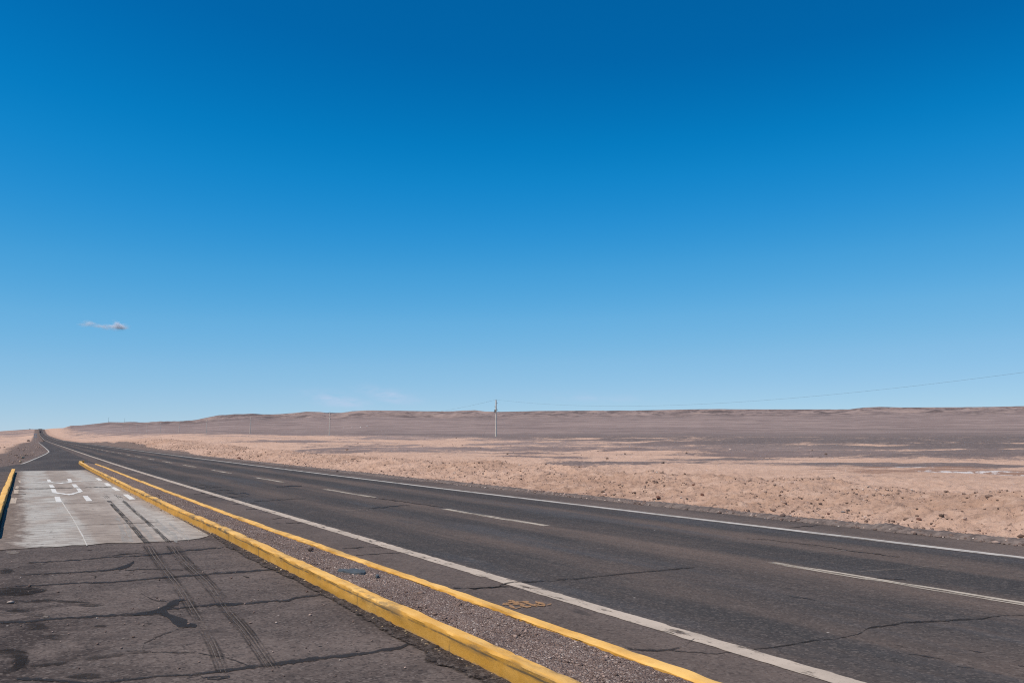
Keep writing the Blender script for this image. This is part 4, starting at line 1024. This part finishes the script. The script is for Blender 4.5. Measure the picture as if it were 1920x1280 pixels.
# ------------------------------------------------------------------ gravel windrow along the right edge of the asphalt
wy = np.concatenate([np.arange(2, 40, 0.05), np.arange(40, 120, 0.25)]); wtv = np.linspace(0, 1, 12)
V = []
for y in wy:
    sh = float(shift(y)); w = 0.42 + 0.22 * (float(fbm(y * .5, 1, 3, 3)) - .5); hgt = 0.05 + 0.06 * float(fbm(y * .8, 4, 3, 8))
    hgt += 0.05 * math.exp(-((y - 10.25) / .22) ** 2); w += 0.16 * math.exp(-((y - 10.25) / .22) ** 2)
    x0 = (13.42 if y < 30 else 13.3) - 0.05
    for t in wtv:
        x = x0 + t * (w + 0.1) + sh
        z = -0.03 + hgt * math.sin(math.pi * min(1, t * 1.05)) ** .7 + 0.035 * (float(vnoise(x * 22, y * 22, 4)) - .5) * math.sin(math.pi * t)
        V.append((x, y, z + 0.03 * t))
wr = grid_mesh('gravel_windrow', np.array(V), len(wy), len(wtv), M['gravel'], None, smooth=True)
wr.data.materials.clear(); wr.data.materials.append(mat_stone('windrow_gravel', (0.085, 0.066, 0.060), (0.20, 0.155, 0.135)))
tag(wr, kind='stuff', label='low ridge of dark gravel along the right edge of the asphalt', cat='gravel')
N = 7000
yv = 3 + 60 * rng.random(N) ** 1.8; xv = 13.40 + 0.45 * np.clip(rng.normal(.5, .3, N), -.3, 1.7) + shift(yv)
zv = 0.035 * np.sin(np.pi * np.clip((xv - shift(yv) - 13.4) / .5, 0, 1))
o = stones_mesh('windrow_stones', np.stack([xv, yv, zv], 1), rng.lognormal(math.log(0.020), 0.4, N), M['pebble'], 8, wr)
o['kind'] = 'stuff'

# ------------------------------------------------------------------ stones on the bank
N = 34000
yv = 1.5 + 150 * rng.random(N) ** 1.9; uv = 13.8 + 10 * rng.beta(1.3, 2.0, N)
keep = fbm(uv / 1.8, yv / 2.2, 3, 33) + rng.normal(0, .1, N) > 0.44
uv, yv = uv[keep], yv[keep]; xv = uv + shift(yv)
sz = np.clip(rng.lognormal(math.log(0.0145), 0.58, len(xv)), .006, .05) * (1 + yv / 320)
st = stones_mesh('gravel', np.stack([xv, yv, heights(xv, yv)], 1), sz, M['stone'], 9, None, 0.7, 0.15)
tag(st, kind='stuff', label='small loose stones strewn over the sandy bank', cat='stones')
N = 1300
yv = 50 + 260 * rng.random(N) ** 1.3; xv = np.where(rng.random(N) < .5, np.interp(yv, [50, 62, 114, 340], [-6, 0.0, 3.0, 5.5]) - rng.exponential(5, N) - .3, shift(yv) + 22 + 60 * rng.random(N))
st2 = stones_mesh('gravel', np.stack([xv, yv, heights(xv, yv)], 1), np.clip(rng.lognormal(math.log(.05), .5, N), .02, .18), M['stone'], 10, None, 0.7, 0.15)
tag(st2, kind='stuff', label='scattered stones on the sand farther off', cat='stones')

def rock_bm(seed, sx, sy, sz, rough=.28, sub=3):
    v, f = ico(sub); rnd = random.Random(seed); o = [rnd.uniform(0, 50) for _ in range(3)]
    n1 = fbm(v[:, 0] * 1.3 + o[0] + v[:, 2], v[:, 1] * 1.3 + o[1] - v[:, 2] * .7, 4, seed)
    v = v * (1 + rough * (n1 - .5) * 2)[:, None]
    for _ in range(5):                                           # chop facets
        d = np.array([rnd.gauss(0, 1) for _ in range(3)]); d /= np.linalg.norm(d); k = v @ d; lim = rnd.uniform(.62, .9)
        v = v - np.clip(k - lim, 0, None)[:, None] * d
    v = v * np.array([sx, sy, sz]); v[:, 2] += sz * .45
    return v, f
def rock(name, seed, x, y, sx, sy, sz, mat, rz=0, label=None, group=None, z=None):
    v, f = rock_bm(seed, sx, sy, sz)
    o = link(name, v, f.tolist(), mat, None, True); o.location = (x, y, height1(x, y) - .01 if z is None else z); o.rotation_euler = (0, 0, rz)
    return tag(o, label, 'rock', group)
def on_bank(px, py):
    """march the surveyed sight line down to the ground sheet"""
    d = ray(px, py); d = d / np.linalg.norm(d); t = np.geomspace(6, 3000, 9000)
    X, Y, Z = d[0] * t, d[1] * t, CAM_H + d[2] * t
    g = heights(X, Y); u = X - shift(Y)
    ins = in_poly(X, Y, PAVE); g = np.where(ins, -0.02, g)
    k = np.argmax(Z < g); return X[k], Y[k]
for i, (px, py, sx, sy, sz, m, lb) in enumerate((
        (1234, 933, 6, 0.74, 0.56, 'rock_red', 'dark reddish brown boulder with a sunlit top near the foot of the sandy bank'),
        (1723, 974, 4.5, 0.80, 0.60, 'rock_red', 'chunky dark brown rock low on the sandy bank at the right'),
        (1580, 959.5, 5.5, 0.65, 0.30, 'rock_grey', 'long flat grey stone on the bank, touching a smaller dark stone'),
        (1590, 957.5, 3.5, 0.82, 0.64, 'rock_dark', 'small round dark stone at the right end of the flat grey one'),
        (1554, 963, 5, 0.50, 0.31, 'rock_red', 'thin tilted brown slab of rock low on the bank, left of the flat grey stone'),
        (1266, 947.5, 2.5, 0.71, 0.50, 'rock_dark', 'black lumpy stone at the border of sand and roadside gravel'),
        (1317, 929, 4, 0.62, 0.88, 'rock_red', 'upright pointed brown rock halfway up the sandy bank'),
        (448, 859, 3.2, 0.73, 0.62, 'rock_red', 'reddish rock by the roadside far up the bank'),
        (632, 883.5, 2, 0.76, 0.59, 'rock_dark', 'dark stone at the foot of the bank beside the far shoulder'),
        (768, 898, 1.8, 0.82, 0.64, 'rock_dark', 'dark stone lying right on the shoulder edge'),
        (905, 888, 4.5, 0.40, 0.20, 'rock_dark', 'flat dark rock on the crest of the sandy bank'),
        (1243, 868.5, 3, 0.86, 0.93, 'rock_dark', 'lone upright dark rock on the dark stony patch of the plain'),
        (1301, 908.5, 4.5, 0.60, 0.33, 'rock_red', 'low flat brown rock high on the sandy bank'),
        (1403, 958, 3, 0.79, 0.64, 'rock_dark', 'dark angular stone at the lower edge of the bank'),
        (42.5, 858, 4.2, 0.45, 0.42, 'rock_tan', 'pale tan rock on the brown verge left of the white corner line'),
        (39, 866, 2.6, 0.86, 0.80, 'rock_tan', 'small pale tan stone beside the asphalt edge at the left'),
        (30, 854, 3.2, 0.57, 0.50, 'rock_dark', 'dark rock on the brown verge left of the tan rock'),
        (53, 827, 2.2, 0.67, 0.83, 'rock_dark', 'dark rock on the edge of the roadside embankment, left of the road sign'))):
    x, y = on_bank(px, py)
    sx = sx * math.hypot(x, y) / F_PX * 1.05; sy *= sx; sz *= sx                # half width read in pixels of the frame
    rock('rock', 300 + i, x, y, sx, sy, sz, M[m], 0.5 + i * .7 if m != 'rock_grey' else -0.3, lb)
protos = []
rnd = random.Random(77)
cand = [(rnd.uniform(660, 1915), rnd.random()) for _ in range(96)]
cnt = 0
for (px, q) in cand:
    lo = 888 + (px - 700) * 0.098 if px < 1000 else 915 + (px - 1000) * 0.098
    hi = {0: 870}.get(px, 868 + (px - 660) * 0.048)
    py = hi + 6 + (lo - hi - 8) * q
    x, y = on_bank(px, py)
    if not (13.9 < x - float(shift(y)) < 24): continue
    k = cnt % 5
    if len(protos) <= k:
        o = rock('stone', 400 + k, 0, 0, 1.0, .75, .6, M[('rock_brown', 'rock_dark', 'rock_red', 'rock_brown', 'rock_brown')[k]]); protos.append(o)
    else:
        o = protos[k].copy(); COL.objects.link(o)
    s = rnd.choice((.5, .6, .6, .7, .8, .9, 1.2)) * (math.hypot(x, y) * .95) / F_PX
    o.scale = (s, s, s * rnd.uniform(.7, 1.2)); o.rotation_euler = (rnd.uniform(-.4, .4), rnd.uniform(-.4, .4), rnd.uniform(0, 6.28)); o.location = (x, y, height1(x, y))
    tag(o, 'fist sized stone lying loose on the sandy roadside bank', 'stone', 'fist sized stones on the sandy bank'); cnt += 1
for (px, py, s, lb) in ((676, 801.6, .9, 'white block on the dark plain, lower of the two brightest'), (688.5, 798.6, .9, 'white block on the dark plain, upper and rightmost of the row'),
                    (660, 801.8, .7, 'greyish white block on the dark plain left of the two bright ones'), (644, 802, .7, 'faint pale block on the dark plain, nearest the second power pole')):
    d = ray(px, py); d = d / np.linalg.norm(d); t = np.arange(200, 5000, 2.0)
    k = np.argmax(CAM_H + d[2] * t < heights(d[0] * t, d[1] * t)); x, y = d[0] * t[k], d[1] * t[k]
    rock('block', 500 + int(px), x, y, s * t[k] / 1300, s * t[k] / 1300, s * t[k] / 1500, M['rock_white'], 0, lb)['category'] = 'block'

# bits of litter on the island
def slab_piece(name, outline, z, thick, mat, label, cat):
    W = [P(600 + x * .0625, 1040 + y * .0625, z) for x, y in outline]
    c = np.mean(np.array(W), 0); n = len(W); bm = bmesh.new()
    bot = [bm.verts.new((w[0], w[1], z - .01)) for w in W]
    topv = [bm.verts.new((w[0] * .97 + c[0] * .03, w[1] * .97 + c[1] * .03, z + thick * (1 + .6 * math.sin(i * 1.9)))) for i, w in enumerate(W)]
    cv = bm.verts.new((c[0], c[1], z + thick * 1.8))
    for i in range(n):
        j = (i + 1) % n; bm.faces.new((bot[i], bot[j], topv[j], topv[i])); bm.faces.new((topv[i], topv[j], cv))
    o = bmobj(name, bm, mat); return tag(o, label, cat)
slab_piece('rubber_scrap', [(510, 500), (560, 450), (700, 432), (850, 445), (930, 440), (1060, 428), (1200, 440), (1290, 465), (1370, 490), (1380, 510), (1330, 560), (1220, 570), (1030, 560), (870, 545), (720, 525), (560, 520)], 0.112, 0.012, M['rubber_piece'], 'flat torn piece of black rubber on the island gravel', 'rubber scrap')
slab_piece('rubber_scrap', [(1660, 650), (1700, 610), (1760, 600), (1785, 630), (1770, 660), (1710, 668)], 0.110, 0.012, M['rubber_piece'], 'tiny dark scrap right of the torn rubber piece', 'rubber scrap')
q = P(582, 1030, .12); rock('stone', 551, q[0], q[1], .045, .035, .03, M['rock_dark'], .4, 'single black stone on the island gravel, left of the torn rubber', None, .118)

# ------------------------------------------------------------------ power line
def tube(bm, a, b, r0, r1, n=10):
    a, b = Vector(a), Vector(b); d = (b - a).normalized(); q = d.to_track_quat('Z', 'Y')
    A = [bm.verts.new(a + q @ Vector((math.cos(t * math.tau / n) * r0, math.sin(t * math.tau / n) * r0, 0))) for t in range(n)]
    B = [bm.verts.new(b + q @ Vector((math.cos(t * math.tau / n) * r1, math.sin(t * math.tau / n) * r1, 0))) for t in range(n)]
    for i in range(n): bm.faces.new((A[i], A[(i + 1) % n], B[(i + 1) % n], B[i]))
    bm.faces.new(A[::-1]); bm.faces.new(B)
def box(bm, c, s):
    m = Matrix.Translation(c) @ Matrix.Diagonal((*s, 1)); r = bmesh.ops.create_cube(bm, size=1.0, matrix=m)
    return r

PH = 11.1
def pole_pos(k):
    D0 = 263.0; d = ray(930, 817.5); h = d * (D0 / F_PX)
    dirv = np.array([math.sin(0.003), math.cos(0.003)])
    p = h[:2] + dirv * 166.0 * k + np.array([2.0 * max(0.0, k - 1.8) ** 1.4, 0.0])
    return p[0], p[1]
def make_pole():
    e = empty('power_pole')
    bm = bmesh.new(); tube(bm, (0, 0, -.4), (0, 0, PH), .29, .18, 14); bmobj('shaft', bm, M['concrete'], e)
    bm = bmesh.new(); tube(bm, (0, 0, .55), (0, 0, .72), .275, .27, 14); bmobj('base_band', bm, M['iron'], e)
    for (z, s) in ((10.0, 1), (8.95, -1), (7.9, 1)):
        bm = bmesh.new(); tube(bm, (s * .10, 0, z), (s * .42, 0, z + .02), .035, .035, 8); br = bmobj('bracket', bm, M['iron'], e)
        bm = bmesh.new()
        for j in range(4):
            tube(bm, (s * .34, 0, z + .02 + .085 * j), (s * .34, 0, z + .075 + .085 * j), .13 - .012 * j, .08 - .01 * j, 10)
        bmobj('insulator', bm, M['porcelain'], e, True)
    bm = bmesh.new(); tube(bm, (-.32, 0, 7.2), (-.32, 0, 8.05), .22, .22, 14); tube(bm, (-.32, 0, 8.05), (-.32, 0, 8.15), .22, .10, 14); box(bm, (-.12, 0, 7.6), (.2, .1, .12)); bmobj('transformer', bm, M['iron'], e)
    bm = bmesh.new(); tube(bm, (0, 0, PH - .15), (0, 0, PH + .28), .06, .03, 8); bmobj('top_pin', bm, M['iron'], e)
    return e
proto = make_pole()
bm = bmesh.new(); tube(bm, (0, 0, -.5), (0, 0, PH + .2), .24, .14, 10); farshaft = None; bm.free()
plabels = {-1: 'power pole standing nearest the photographer, beyond the right edge', 0: 'tallest power pole in view, with a dark top and a wire', 1: 'second tallest pale power pole, left of the tallest one', 2: 'third power pole along the line, left of the second tallest',
           3: 'fourth power pole along the line, before the left hill', 4: 'fifth power pole along the line', 5: 'sixth power pole along the line, small and pale', 6: 'seventh power pole along the line, small and pale', 7: 'eighth power pole of the receding line', 8: 'ninth power pole of the receding line', 9: 'farthest and faintest power pole of the line'}
tops = {}
for k in range(-1, 10):
    x, y = pole_pos(k); z = height1(x, y)
    if k == 0: z = CAM_H + 263 * (820 - 817.3) / F_PX
    if k == -1:
        root = proto; z = 0.25
    else:
        root = proto.copy(); COL.objects.link(root)
        for ch in proto.children:
            if k > 3 and ch.name.startswith(('bracket', 'base_band', 'top_pin')): continue
            if k != 0 and ch.name.startswith('transformer'): continue
            c = ch.copy(); COL.objects.link(c); c.parent = root
    root.location = (x, y, z); root.rotation_euler = (0, 0, -0.35 if k < 1 else 0.1)
    tops[k] = np.array([x, y, z + PH + .1])
    tag(root, plabels[k], 'power pole', 'power poles receding across the plain')
def wire(a, b, sag, r, label):
    n = 60; bm = bmesh.new(); prev = None
    C = [a * (1 - t) + b * t - np.array([0, 0, sag * 4 * t * (1 - t)]) for t in np.linspace(0, 1, n)]
    rings = []
    d = Vector(b - a).normalized(); sd_ = d.cross(Vector((0, 0, 1))).normalized(); up = sd_.cross(d)
    for c in C: rings.append([bm.verts.new(Vector(c) + (sd_ * math.cos(q) + up * math.sin(q)) * r) for q in (0, 1.047, 2.094, 3.1416, 4.189, 5.236)])
    for i in range(n - 1):
        for j in range(6): bm.faces.new((rings[i][j], rings[i][(j + 1) % 6], rings[i + 1][(j + 1) % 6], rings[i + 1][j]))
    o = bmobj('power_cable', bm, M['wire'], None, True); return tag(o, label, 'cable', 'cables of the power line')
wire(tops[-1], tops[0], 3.5, .013, 'long sagging cable from the tallest power pole to the right edge')
wire(tops[0], tops[1], 3.5, .016, 'cable dropping leftwards from the tallest power pole')
wire(tops[1], tops[2], 3.5, .022, 'thin cable between the second and third power poles')
# guy wires of the tallest pole
x, y = pole_pos(0); z0 = tops[0][2] - PH - .1
for s, lb in ((1, 'guy wire on the right of the tallest power pole'), (-1, 'guy wire on the left of the tallest power pole')):
    g = np.array([x, y]) - np.array([math.sin(.012), math.cos(.012)]) * 9.0 * s
    a = np.array([x, y, z0 + 9.2]); b = np.array([g[0], g[1], height1(*g) - .1])
    bm = bmesh.new(); tube(bm, a, b, .014, .014, 6); o = bmobj('guy_wire', bm, M['wire']); tag(o, lb, 'guy wire', 'guy wires of the tallest pole')
# two masts on the far ridge
for (px, ptop, pbot, lb) in ((203.5, 782, 791, 'left one of the two thin masts on the distant ridge'), (233.7, 783.5, 791, 'right one of the two thin masts on the distant ridge')):
    azv = az_of(px, pbot); rr = float(np.interp(azv, RD_AZ, RD_R)) - 8; x, y = rr * math.sin(azv), rr * math.cos(azv); z = height1(x, y)
    e = empty('mast', (x, y, z)); tag(e, lb, 'mast', 'masts on the distant ridge')
    hm = (pbot - ptop) / F_PX * rr * math.cos(azv - PSI)
    bm = bmesh.new(); tube(bm, (0, 0, -3), (0, 0, hm), .40, .25, 8); bmobj('shaft', bm, M['iron'], e)
    bm = bmesh.new(); box(bm, (0, 0, hm * .9), (3.2, .3, .3)); bmobj('crossarm', bm, M['iron'], e)

# ------------------------------------------------------------------ road sign, far vehicle
d = ray(65.5, 828.3); sy = 345.0; sx = d[0] / d[1] * sy; sz = height1(sx, sy)
sg_ = empty('road_sign', (sx, sy, -0.05), -0.1); tag(sg_, 'grey two post road sign at the left of the road far ahead', 'road sign')
for o_ in (-.28, .28):
    bm = bmesh.new(); tube(bm, (o_, 0, -.4), (o_, 0, 3.1), .06, .06, 8); bmobj('post', bm, M['signpost'], sg_)
bm = bmesh.new(); box(bm, (0, -.075, 2.85), (1.0, .03, .45)); bmesh.ops.bevel(bm, geom=bm.edges[:], offset=.01, segments=1); bmobj('panel', bm, M['sign'], sg_)
bm = bmesh.new(); box(bm, (0, -.075, 2.0), (1.1, .03, .38)); bmesh.ops.bevel(bm, geom=bm.edges[:], offset=.01, segments=1); bmobj('panel', bm, M['sign'], sg_)

vy = 1850.0; vx = 6.6 + float(shift(vy))
veh = empty('truck', (vx, vy, float(road_z(vy)) + .02), 0); tag(veh, 'small dark vehicle far off on the road below the crest', 'truck')
bm = bmesh.new(); box(bm, (0, 3.2, 2.1), (2.5, 7.0, 2.6)); bmesh.ops.bevel(bm, geom=bm.edges[:], offset=.08, segments=2); bmobj('cargo_box', bm, M['vehicle'], veh)
bm = bmesh.new(); box(bm, (0, -1.5, 1.75), (2.4, 1.9, 2.3)); bmesh.ops.bevel(bm, geom=bm.edges[:], offset=.15, segments=2); bmobj('cab', bm, M['vehicle'], veh)
bm = bmesh.new(); box(bm, (0, -2.46, 2.2), (2.0, .03, .8)); bmobj('windscreen', bm, M['glass'], veh)
for o_ in (-1.05, 1.05):
    for yy_ in (-1.5, 2.5, 5.2):
        bm = bmesh.new(); tube(bm, (o_ - .15, yy_, .5), (o_ + .15, yy_, .5), .5, .5, 14); bmobj('wheel', bm, M['iron'], veh)
# marker post on the left skyline
d = ray(56, 803.5); my = 2450.0; mx = d[0] / d[1] * my
mk = empty('marker_post', (mx, my, height1(mx, my)), 0); tag(mk, 'tiny dark marker post on the skyline left of the road', 'marker post')
bm = bmesh.new(); tube(bm, (0, 0, -1), (0, 0, 3.0), .18, .18, 8); bmobj('post', bm, M['iron'], mk)
bm = bmesh.new(); box(bm, (0, -.25, 2.8), (2.0, .12, 1.2)); bmobj('panel', bm, M['iron'], mk)

# ------------------------------------------------------------------ clouds: drifts of thin vapour far beyond and above the ridges
def cloud(name, px, py, dist, puffs, alpha, label, seed):
    """puffs: (px offset, py offset, spread x, spread y, puff radius, count) in frame pixels at that distance; hundreds of see-through wisps pile up"""
    d = ray(px, py); d = d / np.linalg.norm(d); c = d * dist + np.array([0, 0, CAM_H]); k = dist / F_PX
    rg = np.random.default_rng(seed); v, f = ico(2); V = []; F = []
    for ox, oy, wx, wy, pr, cnt in puffs:
        for _ in range(cnt):
            q = rg.normal(0, .5, 3); r = pr * rg.uniform(.5, 1.3)
            x = ox + q[0] * wx; z = -(oy + q[2] * wy - q[0] * 0.0); y = q[1] * wx * .7
            w = v * (1 + rg.uniform(-.25, .25, (len(v), 1))) * np.array([r * 1.7, r * 1.5, r * .42])
            F.append(f + len(V) * len(v)); V.append((w + np.array([x, y, z])) * k)
    n = NT('cloud_vapour')
    df = n.n('ShaderNodeBsdfDiffuse'); df.inputs[0].default_value = (1.0, 0.95, 0.97, 1)
    tl = n.n('ShaderNodeBsdfTranslucent'); tl.inputs[0].default_value = (1.0, 0.95, 0.97, 1)
    m1 = n.n('ShaderNodeMixShader'); m1.inputs[0].default_value = .5; n.t.links.new(df.outputs[0], m1.inputs[1]); n.t.links.new(tl.outputs[0], m1.inputs[2])
    tr = n.n('ShaderNodeBsdfTransparent'); m2 = n.n('ShaderNodeMixShader'); m2.inputs[0].default_value = alpha
    n.t.links.new(tr.outputs[0], m2.inputs[1]); n.t.links.new(m1.outputs[0], m2.inputs[2]); n.t.links.new(m2.outputs[0], n.out.inputs['Surface'])
    o = link(name, np.concatenate(V), np.concatenate(F).tolist(), n.m, None, True)
    o.location = c; o.rotation_euler = (0, 0, -PSI)
    return tag(o, label, 'cloud')
cloud('cloud', 213, 611, 20000, [(9, 1, 13, 5, 3.4, 110), (6, -3, 6, 4, 2.8, 40), (-14, 1.5, 16, 3.5, 3.0, 64), (18, 4, 8, 2, 2.4, 30)], .038, 'small pinkish cloud low in the blue sky at the left', 3)
cloud('cloud', 167, 608, 20000, [(0, 0, 13, 4.0, 3.6, 50)], .030, 'faint wisp just left of the small pinkish cloud', 9)
